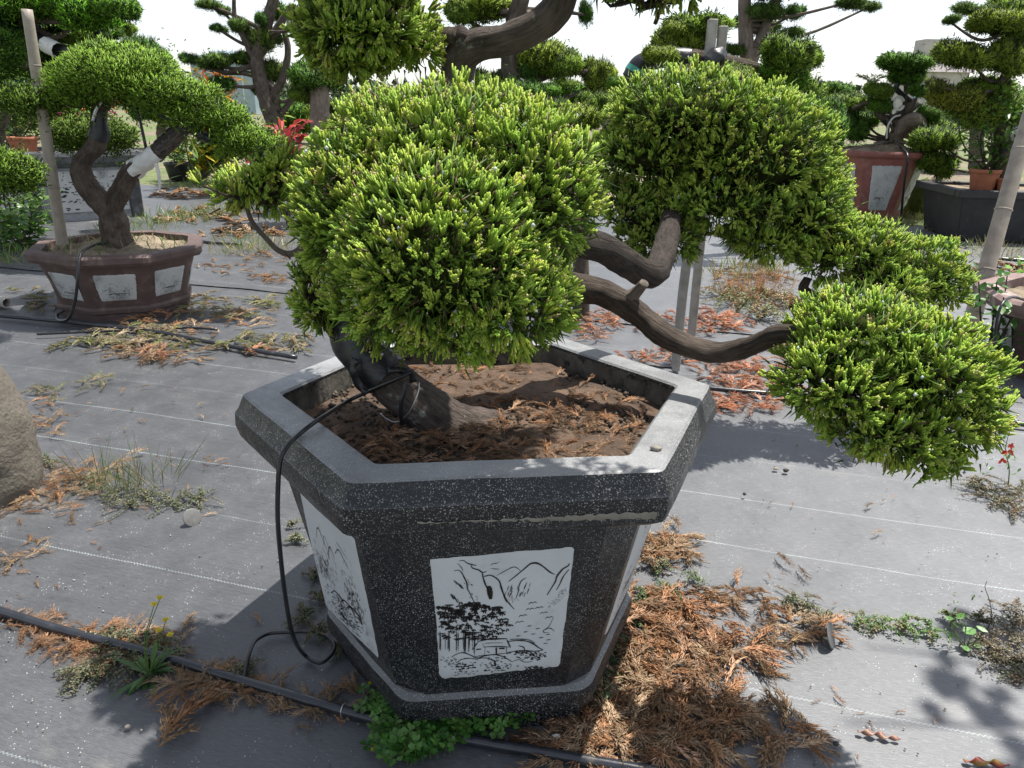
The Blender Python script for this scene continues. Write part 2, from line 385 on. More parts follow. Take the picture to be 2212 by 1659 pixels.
class Planter:
    def __init__(s, name, label, loc, n, yaw, tilt=(0, 0), group=None):
        s.root = thing(name, label, 'planter', loc, group); s.root.rotation_euler = (tilt[0], tilt[1], 0); s.n = n; s.yaw = yaw
        s.mw = Matrix.Translation(loc) @ s.root.rotation_euler.to_matrix().to_4x4()
    def part(s, name, mb, m, smooth=True, parent=None):
        o = link(name, mb.mesh(name, smooth), m); o.parent = parent or s.root
        if name in ('rim', 'body', 'foot'): o.data.set_sharp_from_angle(angle=math.radians(24))
        return o
    def body(s, R0, z0, R1, z1): s.b = (R0, z0, R1, z1)
    def fp(s, k, u, t, off=0.):             # face k, u across (left to right seen from outside), t bottom to top
        R0, z0, R1, z1 = s.b; R_ = R0+(R1-R0)*t
        a0 = s.yaw+2*math.pi*k/s.n; a1 = s.yaw+2*math.pi*(k+1)/s.n
        A = np.array([math.cos(a0)*R_, math.sin(a0)*R_]); B = np.array([math.cos(a1)*R_, math.sin(a1)*R_])
        am = (a0+a1)/2; ap = math.cos(math.pi/s.n); sl = (R1-R0)*ap/(z1-z0)
        nn = np.array([math.cos(am), math.sin(am), -sl]); nn /= np.linalg.norm(nn)
        p = A*(1-u)+B*u; return np.array([p[0], p[1], z0+(z1-z0)*t])+nn*off
    def hit(s, k, x, y):                     # picture point -> (u, t) on face k
        inv = s.mw.inverted(); o = np.array(inv @ Vector(CAM)); d = np.array(inv.to_3x3() @ Vector(ray(x, y)))
        p0, p1, p2 = s.fp(k, 0, 0), s.fp(k, 1, 0), s.fp(k, 0, 1); nn = np.cross(p1-p0, p2-p0)
        q = o+d*(((p0-o) @ nn)/(d @ nn)); t = (q[2]-s.b[1])/(s.b[3]-s.b[1])
        A, B = s.fp(k, 0, t), s.fp(k, 1, t); return float((q-A) @ (B-A)/((B-A) @ (B-A))), float(t)
    def panel(s, k, q, m, ink, strokes, wid=.004, edge=.0016, off=.002, seed=0):
        """q: (u,t) of the four corners TL TR BR BL; painted panel a little proud of the face, ink strokes on it"""
        q = [np.array(x) for x in q]
        def at(a, b, o): uv = (q[0]*(1-a)+q[1]*a)*(1-b)+(q[3]*(1-a)+q[2]*a)*b; return s.fp(k, uv[0], uv[1], o)
        N = 22; V = []; 
        for i in range(N+1):
            for j in range(N+1):
                a, b = j/N, i/N
                if j in (0, N): a += edge*4*random.uniform(-1, 1)
                if i in (0, N): b += edge*4*random.uniform(-1, 1)
                if i in (0, N) and j in (0, N): a += .012*(1 if j == 0 else -1); b += .012*(1 if i == 0 else -1)
                V.append(at(a, b, -.002 if i in (0, N) or j in (0, N) else off))
        # keep the painted edge tight: second ring just inside the border
        mb = MB(); mb.add(V, [(i*(N+1)+j, (i+1)*(N+1)+j, (i+1)*(N+1)+j+1, i*(N+1)+j+1) for i in range(N) for j in range(N)])
        po = s.part('painted_panel', mb, m)
        if strokes:
            ib = MB(); asp = np.linalg.norm(at(1, .5, 0)-at(0, .5, 0))
            for pts, w_ in strokes:
                p = np.array(pts, float)
                if len(p) > 2: p = spline(np.column_stack([p, np.zeros(len(p))]), len(p)*3)[:, :2]
                d = np.gradient(p, axis=0); d /= np.linalg.norm(d, axis=1)[:, None]+1e-9; nn = np.stack([-d[:, 1], d[:, 0]], 1)
                T = np.linspace(0, 1, len(p)); ww = w_*.5*(.35+.65*np.sin(np.pi*np.clip(T*.9+.05, 0, 1)))*(1+.35*hashn(np.column_stack([p*40, T]), 3))
                L_ = p+nn*ww[:, None]; R__ = p-nn*ww[:, None]
                v = [at(np.clip(x[0], .02, .98), np.clip(x[1], .02, .98), off+.0009) for x in np.concatenate([L_, R__])]; k_ = len(p)
                ib.add(v, [(i, i+1, k_+i+1, k_+i) for i in range(k_-1)])
            io = s.part('ink_drawing', ib, ink, parent=po); io['kind'] = 'stuff'
        return po

# ---- ink landscape, traced from the front panel (coordinates of an enlarged view), u right, v down
_C = [np.array(x, float) for x in ((65, 225), (1725, 95), (1520, 1440), (235, 1565))]
def unbil(x, y):
    u = v = .5
    for _ in range(8):
        p = (_C[0]*(1-u)+_C[1]*u)*(1-v)+(_C[3]*(1-u)+_C[2]*u)*v
        du = (_C[1]-_C[0])*(1-v)+(_C[2]-_C[3])*v; dv = (_C[3]*(1-u)+_C[2]*u)-(_C[0]*(1-u)+_C[1]*u)
        s = np.linalg.solve(np.column_stack([du, dv]), np.array([x, y])-p); u += s[0]; v += s[1]
    return u, v
def landscape(seed=0):
    r = random.Random(seed); S = []
    def st(pts, w_): S.append(([unbil(*p) for p in pts], w_/1500.))
    for pts, w_ in (([(435,275),(480,270),(520,295),(575,310),(620,318)],10), ([(560,315),(580,345),(640,360),(680,385),(725,375)],13), ([(680,385),(690,440),(715,510),(745,560),(765,650)],16), ([(748,520),(760,580),(770,655)],60),
        ([(380,372),(430,365),(465,395),(490,440),(515,490),(520,545),(550,600),(590,680),(620,715)],12), ([(415,295),(460,340),(475,375)],7), ([(700,425),(760,412),(810,430),(860,470),(880,530),(905,600),(935,660),(980,715),(1020,760)],16), ([(862,480),(888,560),(915,640),(940,690)],8),
        ([(835,415),(920,370),(1010,330),(1060,345),(1090,372)],8), ([(960,475),(1060,400),(1150,330),(1200,295),(1270,292),(1340,330),(1400,375),(1455,402)],17), ([(1375,610),(1420,540),(1465,470),(1480,420),(1540,350),(1600,315),(1615,290)],16), ([(1475,560),(1510,500),(1550,420),(1610,350)],13),
        ([(1035,655),(1060,590),(1070,530),(1095,470),(1150,435)],10), ([(770,320),(790,300),(830,295),(860,280)],6), ([(770,345),(820,350),(860,352)],6), ([(640,1110),(740,1085),(945,1080)],20), ([(640,1110),(610,1150),(575,1205)],14), ([(940,1085),(960,1130),(985,1178)],14), ([(690,1172),(840,1168),(985,1175)],11),
        ([(680,1130),(715,1190)],9), ([(600,1190),(600,1270)],9), ([(710,1190),(705,1265)],9), ([(940,1180),(940,1245)],14), ([(615,1200),(670,1195)],34), ([(860,1190),(920,1190)],34), ([(830,1180),(832,1250)],34), ([(730,1220),(760,1235)],24), ([(590,1282),(760,1262),(950,1245)],9), ([(700,1135),(760,1128),(900,1125)],6),
        ([(950,1112),(1060,1100),(1160,1110),(1230,1140),(1280,1180),(1335,1210)],16), ([(975,1088),(1080,1085),(1180,1095),(1245,1130)],10), ([(1335,1210),(1250,1225),(1100,1215),(960,1235)],13), ([(1070,1160),(1125,1180),(1135,1245)],14), ([(355,1285),(410,1250),(480,1235),(560,1265),(630,1300),(700,1275),(800,1260),(880,1275),(950,1310),(1000,1345)],12),
        ([(405,1350),(470,1310),(560,1300),(640,1320)],10), ([(380,1290),(405,1345)],9), ([(640,1300),(740,1300),(810,1340)],9), ([(1000,1345),(1070,1320),(1140,1350),(1220,1340)],8), ([(815,1330),(820,1395)],40), ([(870,1400),(895,1460)],10), ([(1440,850),(1400,940),(1340,990),(1340,1012),(1395,1015)],7), ([(1360,980),(1410,965),(1455,1000)],7)): st(pts, w_)
    for _ in range(20): x, y = r.uniform(930, 1230), r.uniform(480, 590); st([(x, y), (x-12, y+22), (x-20, y+50)], r.uniform(5, 10))
    for _ in range(10): x, y = r.uniform(940, 1060), r.uniform(610, 670); st([(x, y), (x+6, y+30)], 5)
    for _ in range(14): t = r.random(); x, y = 370+90*t+r.uniform(-20, 10), 450+70*t; st([(x, y), (x+30, y+40)], r.uniform(5, 10))
    for _ in range(16): t = r.random(); x, y = 345+90*t+r.uniform(-15, 15), 600+70*t; st([(x, y), (x+25, y+45)], r.uniform(7, 13))
    for _ in range(16): t = r.random(); x, y = 500+90*t+r.uniform(-40, 40), 430+230*t; st([(x, y), (x+14, y+14)], 8)
    for x, y in ((1115,825),(1190,755),(1290,740),(1340,795),(1400,845),(1220,690),(1080,895)): st([(x-45, y+18), (x-20, y-2), (x, y+8)], 9); st([(x, y+8), (x+20, y-6), (x+45, y)], 8)
    for x, y in ((1185,940),(1275,970),(1225,1030),(1310,1070),(1385,1035),(1390,1095),(1360,1135),(1145,1005),(1065,1050)): st([(x-22, y+3), (x, y), (x+24, y-3)], 9)
    for _ in range(60): t = r.random(); x, y = 1560-170*t+r.uniform(-25, 35), 560+170*t+r.uniform(-30, 30); st([(x, y), (x+r.uniform(8, 20), y-r.uniform(0, 10))], 6)
    n = 0
    while n < 210:                                   # bamboo leaves
        x, y = r.uniform(215, 1000), r.uniform(680, 1080)
        top = 735 - 60*math.exp(-((x-500)/220)**2); right = 880+(y-760)*.75 if y < 930 else 1010-(y-930)*1.1
        if y < top or x > right: continue
        n += 1; k = r.choice((2, 3, 3, 4)); big = 1.25 if y < 850 else .95
        for j in range(k):
            a = math.radians(90+(j-(k-1)/2)*48+r.uniform(-14, 14)); L = r.uniform(26, 50)*big
            st([(x, y), (x+math.cos(a)*L*.6, y+math.sin(a)*L*.35), (x+math.cos(a)*L, y+math.sin(a)*L*.75)], r.uniform(9, 17)*big)
    for _ in range(34): x = r.choice((235, 285, 325, 405, 425, 485, 500, 540, 580, 600))+r.uniform(-8, 8); st([(x, r.uniform(980, 1040)), (x+r.uniform(-4, 4), 1120), (x+r.uniform(-6, 6), r.uniform(1180, 1250))], r.uniform(4, 8))
    for cx, cy, rx, ry, m, w_ in ((520,1390,110,40,60,11),(1230,1285,150,45,70,12),(800,1410,110,70,50,11),(330,1340,80,80,30,7),(1230,1415,130,25,36,12),(1100,1235,160,18,40,11),(780,1300,180,30,26,8),(480,1460,90,40,26,8),(960,1400,60,40,12,10)):
        for _ in range(m): x, y = r.gauss(cx, rx*.55), r.gauss(cy, ry*.55); L = r.uniform(8, 34); st([(x-L/2, y), (x, y-r.uniform(0, 5)), (x+L/2, y+r.uniform(-3, 3))], r.uniform(.5, 1.1)*w_)
    return S
INK0 = landscape(1)
def scatter_ink(seed, n=210, hills=False):                    # looser landscape for the other panels
    r = random.Random(seed); S = []
    def st(p, w_): S.append((p, w_))
    for _ in range(5):
        x, y, w_, h = r.uniform(.1, .6), r.uniform(.22, .45), r.uniform(.12, .3), r.uniform(.05, .14); k = r.choice((3, 4, 5)); p = [(x, y), (x+w_*.25, y-h*.8), (x+w_*.45, y-h), (x+w_*.7, y-h*.45), (x+w_, y+h*.3)]; st(p[:k] if r.random() < .5 else p[-k:], r.uniform(.004, .009))
    for _ in range(26): x, y = r.uniform(.1, .85), r.uniform(.18, .5); st([(x, y), (x+r.uniform(-.02, .03), y+r.uniform(.02, .06))], r.uniform(.003, .007))
    for _ in range(n):
        g = r.choice(((.25, .55, .16, .1), (.5, .78, .3, .07), (.75, .6, .12, .12), (.45, .88, .3, .05)))
        x, y = r.gauss(g[0], g[2]*.6), r.gauss(g[1], g[3]*.7)
        if .05 < x < .95 and .08 < y < .96: L = r.uniform(.012, .045); a = r.uniform(-.5, .5) if y > .7 else r.uniform(.6, 2.2); st([(x, y), (x+L*math.cos(a), y+L*math.sin(a))], r.uniform(.006, .013))
    for _ in range(5): x = r.uniform(.2, .6); st([(x, .75), (x+.08, .7), (x+.2, .71), (x+.25, .77)], .012)
    return S

# ---------------------------------------------------------------- the dark planter in front
PC = (-.0598, 1.4454, -.012); PY = .1308; ZT = .606+.012
pot = Planter('hexagonal_planter', 'large black speckled terrazzo hexagonal planter with painted landscape panels, nearest the camera', PC, 6, PY, (-.0439, .0041))
pot.body(.352, .09, .452, .515)
rim = pot.part('rim', loft([(.418, ZT-.115), (.42, ZT-.004), (.426, ZT), (.493, ZT), (.499, ZT-.003), (.511, ZT-.030), (.519, ZT-.040), (.520, ZT-.066), (.512, ZT-.088), (.492, ZT-.1), (.445, ZT-.103)], 6, PY, .012, 3, 9, .0014, close=True), M['terrazzo'])
pot.part('body', loft([(.452, ZT-.095), (.450, .50), (.40, .295), (.352, .10), (.340, .08)], 6, PY, .055, 2, 8, .0012, seed=4), M['terrazzo'])
pot.part('foot', loft([(.330, .10), (.349, .102), (.362, .092), (.366, .07), (.362, .048), (.350, .036), (.345, .022), (.345, -.02)], 6, PY, .04, 4, 8, .002, seed=8), M['terrazzo'])
pot.part('inner_wall', loft([(.4175, ZT-.01), (.412, ZT-.13)], 6, PY, .01, 3, 8, .002, seed=2), M['cement_inside'])
fr = 4; lf = 3; rt_ = 5
q = [pot.hit(fr, x*.96, y*.96) for x, y in ((953.7,1247.5),(1304,1220),(1260.7,1503.8),(989.6,1530))]
pot.panel(fr, q, M['panel'], M['ink'], INK0)
q = [pot.hit(lf, x*.96, y*.96) for x, y in ((667,1077),(803,1206),(853,1487),(734,1369))]
pot.panel(lf, q, M['panel'], M['ink'], scatter_ink(3, 560))
for k in (5, 0, 1, 2): pot.panel(k, [(.2, .86), (.8, .86), (.78, .16), (.22, .16)], M['panel'], M['ink'], scatter_ink(10+k))
# bare cement band along the front of the rim, right half
mb = MB(); V = []; nn_ = 60
def rimface(u, R_, z):
    a0, a1 = PY+2*math.pi*4/6, PY+2*math.pi*5/6; A = np.array([math.cos(a0), math.sin(a0)])*R_; B = np.array([math.cos(a1), math.sin(a1)])*R_
    p = A*(1-u)+B*u; return np.array([p[0], p[1], z])
for i in range(nn_+1):
    t = i/nn_; u = .22+.74*t; w_ = .0006+.0085*max(0, t-.3)**.8; cz = ZT-.066-.004*t
    V += [rimface(u, .5208, cz+w_+.0022*random.uniform(-1, 1)), rimface(u, .5215, cz+w_*.3), rimface(u, .5200-.0025*t, cz-w_+.0022*random.uniform(-1, 1)-.001)]
mb.add(V, [(i*3+j, i*3+j+1, i*3+4+j, i*3+3+j) for i in range(nn_) for j in range(2)])
o = pot.part('cement_patch', mb, M['cement'])
# soil in the planter
def soil_top(R_, n, yaw, z, amp, seed, N=46, dome=.0):
    mb = MB(); V = []; ids = {}; f = []
    ap = math.cos(math.pi/n)
    for i in range(N+1):
        p = ring_pts(max(R_*i/N, 1e-4), n, yaw, .01*i/N, 2, 10)
        for x, y in p:
            q = np.array([x, y, 0]); V.append([x, y, z+amp*hashn(q*6, seed)+amp*.5*hashn(q*19, seed+1)+amp*.22*hashn(q*60, seed+2)+dome*(1-(i/N)**2)])
    m = len(V)//(N+1)
    for i in range(N):
        for k in range(m): f.append((i*m+k, i*m+(k+1) % m, (i+1)*m+(k+1) % m, (i+1)*m+k))
    mb.add(V, f); return mb
SOILZ = ZT-.062
pot.part('soil', soil_top(.414, 6, PY, SOILZ, .011, 5, dome=.012), M['soil'])
def pot_soil_pt(x, y, up=.0):                      # picture point -> world point on the soil
    inv = pot.mw.inverted(); o = np.array(inv @ Vector(CAM)); d = np.array(inv.to_3x3() @ Vector(ray(x, y))); q = o+d*((SOILZ+.006+up-o[2])/d[2]); return np.array(pot.mw @ Vector(q))

# ---------------------------------------------------------------- brown octagonal planter at the left
OC = (-2.33, 4.37, 0.); OY = -.03; oz = .37
op = Planter('octagonal_planter', 'weathered brown octagonal planter with white landscape panels, on the left', OC, 8, OY)
op.body(.366, .07, .439, oz-.06)
op.part('rim', loft([(.404, oz-.09), (.407, oz), (.480, oz), (.492, oz-.012), (.494, oz-.04), (.480, oz-.058), (.437, oz-.062)], 8, OY, .02, 3, 6, .004, close=True, seed=21), M['brown_pot'])
op.part('body', loft([(.441, oz-.055), (.432, oz-.09), (.399, .2), (.369, .07)], 8, OY, .05, 3, 6, .003, seed=22), M['brown_pot'])
op.part('foot', loft([(.361, .075), (.382, .07), (.388, .055), (.385, .035), (.37, .028), (.369, -.02)], 8, OY, .04, 3, 6, .003, seed=23), M['brown_pot'])
op.part('soil', soil_top(.409, 8, OY, oz-.035, .02, 6, N=24, dome=.02), M['soil_pale'])
for k in range(8): op.panel(k, [(.17, .80), (.83, .80), (.81, .14), (.19, .14)], M['panel_old'], M['ink_faded'], [(p, w_*1.5) for p, w_ in scatter_ink(30+k, 240) if min(y for _, y in p) > .28], off=.003, edge=.003)

# ---------------------------------------------------------------- tall red planter at the right
RC = (4.18, 8.95, 0.); RY = -.22; rz_ = .76
rp = Planter('hexagonal_planter', 'tall red hexagonal planter with grey carved landscape panels, at the back right', RC, 6, RY)
rp.body(.36, .05, .545, rz_-.07)
rp.part('rim', loft([(.50, rz_-.1), (.50, rz_), (.60, rz_), (.612, rz_-.02), (.605, rz_-.05), (.56, rz_-.075), (.54, rz_-.08)], 6, RY, .05, 4, 6, .004, close=True, seed=31), M['red_pot'])
rp.part('body', loft([(.547, rz_-.07), (.50, rz_-.2), (.40, .2), (.365, .06), (.36, -.02)], 6, RY, .09, 3, 6, .003, seed=32), M['red_pot'])
rp.part('soil', soil_top(.505, 6, RY, rz_-.03, .02, 7, N=18, dome=.09), M['soil_pale'])
for k in range(6): rp.panel(k, [(.2, .88), (.8, .88), (.75, .1), (.25, .1)], M['panel_old'], M['ink_faded'], scatter_ink(50+k, 260), off=.004, edge=.003)

# ---------------------------------------------------------------- faded planter cut by the right edge
KC = (2.80, 3.46, 0.); KY = .2; kz = .37
kp = Planter('octagonal_planter', 'faded pink planter with pale panels at the right edge, black tube over its rim', KC, 8, KY)
kp.body(.40, .06, .47, kz-.08)
kp.part('rim', loft([(.44, kz-.1), (.44, kz), (.53, kz), (.548, kz-.015), (.55, kz-.05), (.53, kz-.075), (.47, kz-.08)], 8, KY, .04, 4, 6, .004, close=True, seed=41), M['pink_pot'])
kp.part('body', loft([(.472, kz-.07), (.44, .25), (.40, .06)], 8, KY, .06, 3, 6, .003, seed=42), M['brown_pot'])
kp.part('foot', loft([(.39, .06), (.42, .055), (.42, .03), (.40, -.02)], 8, KY, .04, 3, 6, .003, seed=43), M['brown_pot'])
kp.part('soil', soil_top(.445, 8, KY, kz-.04, .02, 9, N=18), M['soil_pale'])
for k in range(8): kp.panel(k, [(.15, .84), (.85, .84), (.83, .12), (.17, .12)], M['panel_old'], M['ink_faded'], scatter_ink(70+k, 130), off=.003, edge=.003)

# ---------------------------------------------------------------- grey stone trough behind the octagonal planter
M['stone'] = simple('grey_granite', (.29, .30, .315), .75, .2, 12, .4, 70, .3, dirt=((.12, .12, .125), 4, .52))
M['stone_dark'] = simple('dark_granite', (.055, .058, .066), .45, .4, 14, .3, 70, .4, dirt=((.15, .15, .15), 6, .55))
a_, b2 = G(-160, 500), G(312, 466); d_ = (b2-a_); L_ = np.linalg.norm(d_); d_ /= L_; nrm = np.array([d_[1], -d_[0], 0]); hz = .69
ctr = (a_+b2)/2-nrm*.42; T_ = thing('stone_trough', 'long grey granite trough with a dark rounded rim, behind the octagonal planter', 'planter', tuple(ctr), rz=math.atan2(d_[1], d_[0]))
def lbox(c, sx, sy, sz): mb = MB(); return box(mb, c, sx, sy, sz)
def tpart(name, mb, m, smooth=False, bev=.01):
    o = link(name, mb.mesh(name, smooth), m); o.parent = T_
    if bev: md = o.modifiers.new('bevel', 'BEVEL'); md.width = bev; md.segments = 2
    return o
tpart('body', lbox((0, 0, .26), L_, .84, .56), M['stone'])
mb = MB()
for s_ in (-1, 1):
    box(mb, (0, s_*.42, hz-.1), L_+.16, .14, .16); box(mb, (s_*(L_/2), 0, hz-.1), .14, .70, .158)
tpart('rim', mb, M['stone_dark'], bev=.05)
for s_ in (-.5, -.02, .5):
    tpart('corner_post', lbox((s_*(L_-.12), -.425, .27), .12, .05, .54), M['stone_dark'], bev=.012)
for u in (-.26, .24):
    mb = MB(); box(mb, (u*L_, -.424, .28), L_*.38, .02, .40); po = tpart('stone_panel', mb, M['panel_old'], bev=.004)
    ib = MB(); r = random.Random(int(u*100)+40)
    for _ in range(170):
        x, zz = u*L_+r.uniform(-.18, .18)*L_, .28+r.gauss(-.02, .09); Ls = r.uniform(.01, .04)
        if abs(zz-.28) < .18: box(ib, (x, -.4345, zz), Ls, .002, r.uniform(.006, .014))
    io = link('ink_drawing', ib.mesh('ink_drawing', False), M['ink_faded']); io.parent = po; io['kind'] = 'stuff'
tpart('soil', lbox((0, 0, hz-.07), L_-.02, .68, .06), M['soil'], bev=0)

# ---------------------------------------------------------------- long black planter box at the right
M['black_plastic'] = simple('black_plastic', (.016, .017, .019), .5, .4, 10, .2, 60, .45, dirt=((.06, .058, .05), 7, .58))
bz = .49; bl = G(2085, 525); B_ = thing('planter_box', 'long black plastic planter box with a ledge rim, at the right edge', 'planter', (bl[0]+.95, bl[1]+.42, 0), rz=-.10)
def bpart(name, mb, m, bev=.008):
    o = link(name, mb.mesh(name, False), m); o.parent = B_
    if bev: md = o.modifiers.new('bevel', 'BEVEL'); md.width = bev; md.segments = 2
    return o
mb = MB(); v = []
for z_, sx, sy in ((0, .93, .40), (bz-.06, 1.0, .46)):
    v += [(-sx, -sy, z_), (sx, -sy, z_), (sx, sy, z_), (-sx, sy, z_)]
mb.add(v, [(0, 1, 5, 4), (1, 2, 6, 5), (2, 3, 7, 6), (3, 0, 4, 7), (3, 2, 1, 0)]); bpart('body', mb, M['black_plastic'])
mb = MB()
for s_ in (-1, 1): box(mb, (0, s_*.475, bz-.035), 2.12, .10, .075); box(mb, (s_*1.015, 0, bz-.035), .10, .85, .073)
bpart('rim', mb, M['black_plastic'], .012)
bpart('soil', lbox((0, 0, bz-.05), 1.95, .86, .04), M['soil_pale'], 0)

# ---------------------------------------------------------------- round pots
M['terracotta'] = simple('terracotta', (.36, .135, .075), .75, .18, 14, .2, 60, .3, dirt=((.42, .27, .19), 9, .6))
def round_pot(name, p, R_, h, m, label, cat='pot', group=None):
    root = thing(name, label, cat, tuple(p), group)
    def lat(prof, seg=28):
        mb = MB(); V = [(math.cos(a)*r, math.sin(a)*r, z_) for r, z_ in prof for a in np.linspace(0, 2*math.pi, seg, endpoint=False)]
        return mb.add(V, [(i*seg+k, i*seg+(k+1) % seg, (i+1)*seg+(k+1) % seg, (i+1)*seg+k) for i in range(len(prof)-1) for k in range(seg)])
    b = link('body', lat([(.001, 0), (R_*.74, 0), (R_*.76, .004), (R_*.95, h*.8)]).mesh('body'), m, root)
    b = link('rim', lat([(R_*.94, h*.78), (R_, h*.8), (R_*1.03, h*.985), (R_*1.01, h), (R_*.93, h), (R_*.92, h*.84)]).mesh('rim'), m, root)
    s_ = link('soil', lat([(R_*.93, h*.9), (R_*.5, h*.91), (.001, h*.92)]).mesh('soil'), M['soil'], root); return root
# ================================================================ foliage
def nrm_(a): return a/(np.linalg.norm(a, axis=-1, keepdims=True)+1e-12)
def perp(d):
    a = np.where(np.abs(d[:, 2:3]) < .9, np.array([[0, 0, 1.]]), np.array([[1., 0, 0]])); u = nrm_(np.cross(d, a)); return u, np.cross(d, u)
def shoots(base, d, L, r, bend, c0, c1):
    """blunt cord-like shoots: 6 points, 7 triangles each"""
    n = len(base); d = nrm_(nrm_(d)+bend*.3); u, v = perp(d); L = L[:, None]*1.12; r = r[:, None]
    tip = base+d*L; V = np.empty((n, 6, 3)); C = np.empty((n, 6, 3)); ph = R.uniform(0, 6.28, n)[:, None]
    for k in range(3):
        a = ph+k*2*math.pi/3; e = np.cos(a)*u+np.sin(a)*v
        V[:, k] = base+e*r*.9; V[:, 3+k] = tip+e*r*.78; C[:, k] = c0; C[:, 3+k] = c1
    f = []
    for k in range(3): a, b = k, (k+1) % 3; f += [(a, b, b+3), (a, b+3, a+3)]
    f.append((3, 4, 5)); f = np.array(f)
    return V.reshape(-1, 3), (f[None]+np.arange(n)[:, None, None]*6).reshape(-1, 3), C.reshape(-1, 3)
def blades(base, d, L, r, bend, c0, c1):
    """thin spikes for foliage further away: 4 points, 3 triangles each"""
    n = len(base); d = nrm_(d); u, v = perp(d); L = L[:, None]; r = r[:, None]
    V = np.empty((n, 4, 3)); C = np.empty((n, 4, 3)); ph = R.uniform(0, 6.28, n)[:, None]
    for k in range(3): a = ph+k*2*math.pi/3; V[:, k] = base+(np.cos(a)*u+np.sin(a)*v)*r; C[:, k] = c0
    V[:, 3] = base+d*L+bend*L*.3; C[:, 3] = c1
    f = np.array([(0, 1, 3), (1, 2, 3), (2, 0, 3)])
    return V.reshape(-1, 3), (f[None]+np.arange(n)[:, None, None]*4).reshape(-1, 3), C.reshape(-1, 3)
def merge(parts):
    V, F_, C = [], [], []; n = 0
    for v, f, c in parts: V.append(v); F_.append(f+n); C.append(c); n += len(v)
    return np.concatenate(V), np.concatenate(F_), np.concatenate(C)
def balls(p, r, col):
    v = np.array([(1, 0, 0), (-1, 0, 0), (0, 1, 0), (0, -1, 0), (0, 0, 1), (0, 0, -1)], float); f = np.array([(0, 2, 4), (2, 1, 4), (1, 3, 4), (3, 0, 4), (2, 0, 5), (1, 2, 5), (3, 1, 5), (0, 3, 5)])
    V = p[:, None]+v[None]*np.asarray(r)[:, None, None]
    return V.reshape(-1, 3), (f[None]+np.arange(len(p))[:, None, None]*6).reshape(-1, 3), np.repeat(col, 6, 0)
def hull(p, col):
    bm = bmesh.new(); vs = [bm.verts.new(x) for x in p]; bmesh.ops.convex_hull(bm, input=vs); bmesh.ops.triangulate(bm, faces=bm.faces)
    bm.verts.index_update(); V = np.array([v.co[:] for v in bm.verts]); f = np.array([[v.index for v in q.verts] for q in bm.faces]); bm.free()
    return V, f, np.tile(col, (len(V), 1))
def heart(blobs, root, size):
    """dark solid hull inside a cushion, standing in for the shade between shoots"""
    parts = []
    for c, r_ in blobs:
        k = 220; i = np.arange(k)+.5; ph = np.arccos(1-2*i/k); th = math.pi*(1+5**.5)*i; s_ = np.stack([np.cos(th)*np.sin(ph), np.sin(th)*np.sin(ph), np.cos(ph)], 1)
        parts.append(hull(c+s_*np.maximum(np.asarray(r_)-.058*size, np.asarray(r_)*.3)*(1+.12*hashn(s_*5, 3))[:, None], np.array([.02, .017, .01])))
    o = link('shade_core', npmesh('shade_core', *merge(parts)), M['heart']); rel(o, root); return o
def surface(blobs, spacing, under=.5, shrink=.8):
    """points and outward normals on the union of ellipsoids (centre, radii)"""
    Pn, Nn = [], []
    for i, (c, r) in enumerate(blobs):
        a = 4*math.pi*((((r[0]*r[1])**1.6+(r[0]*r[2])**1.6+(r[1]*r[2])**1.6)/3)**(1/1.6)); n = max(8, int(a/spacing**2))
        k = np.arange(n)+.5; ph = np.arccos(1-2*k/n); th = math.pi*(1+5**.5)*k+R.uniform(0, 6)
        s = np.stack([np.cos(th)*np.sin(ph), np.sin(th)*np.sin(ph), np.cos(ph)], 1)+R.normal(0, .5/math.sqrt(n), (n, 3)); s = nrm_(s)
        p = c+s*r; N = nrm_(s/np.asarray(r)); keep = np.ones(n, bool)
        for j, (c2, r2) in enumerate(blobs):
            if j != i: keep &= ((((p-c2)/(np.asarray(r2)*shrink))**2).sum(1) > 1)
        keep &= (N[:, 2] > -.35) | (R.random(n) < under)
        Pn.append(p[keep]); Nn.append(N[keep])
    return np.concatenate(Pn), np.concatenate(Nn)
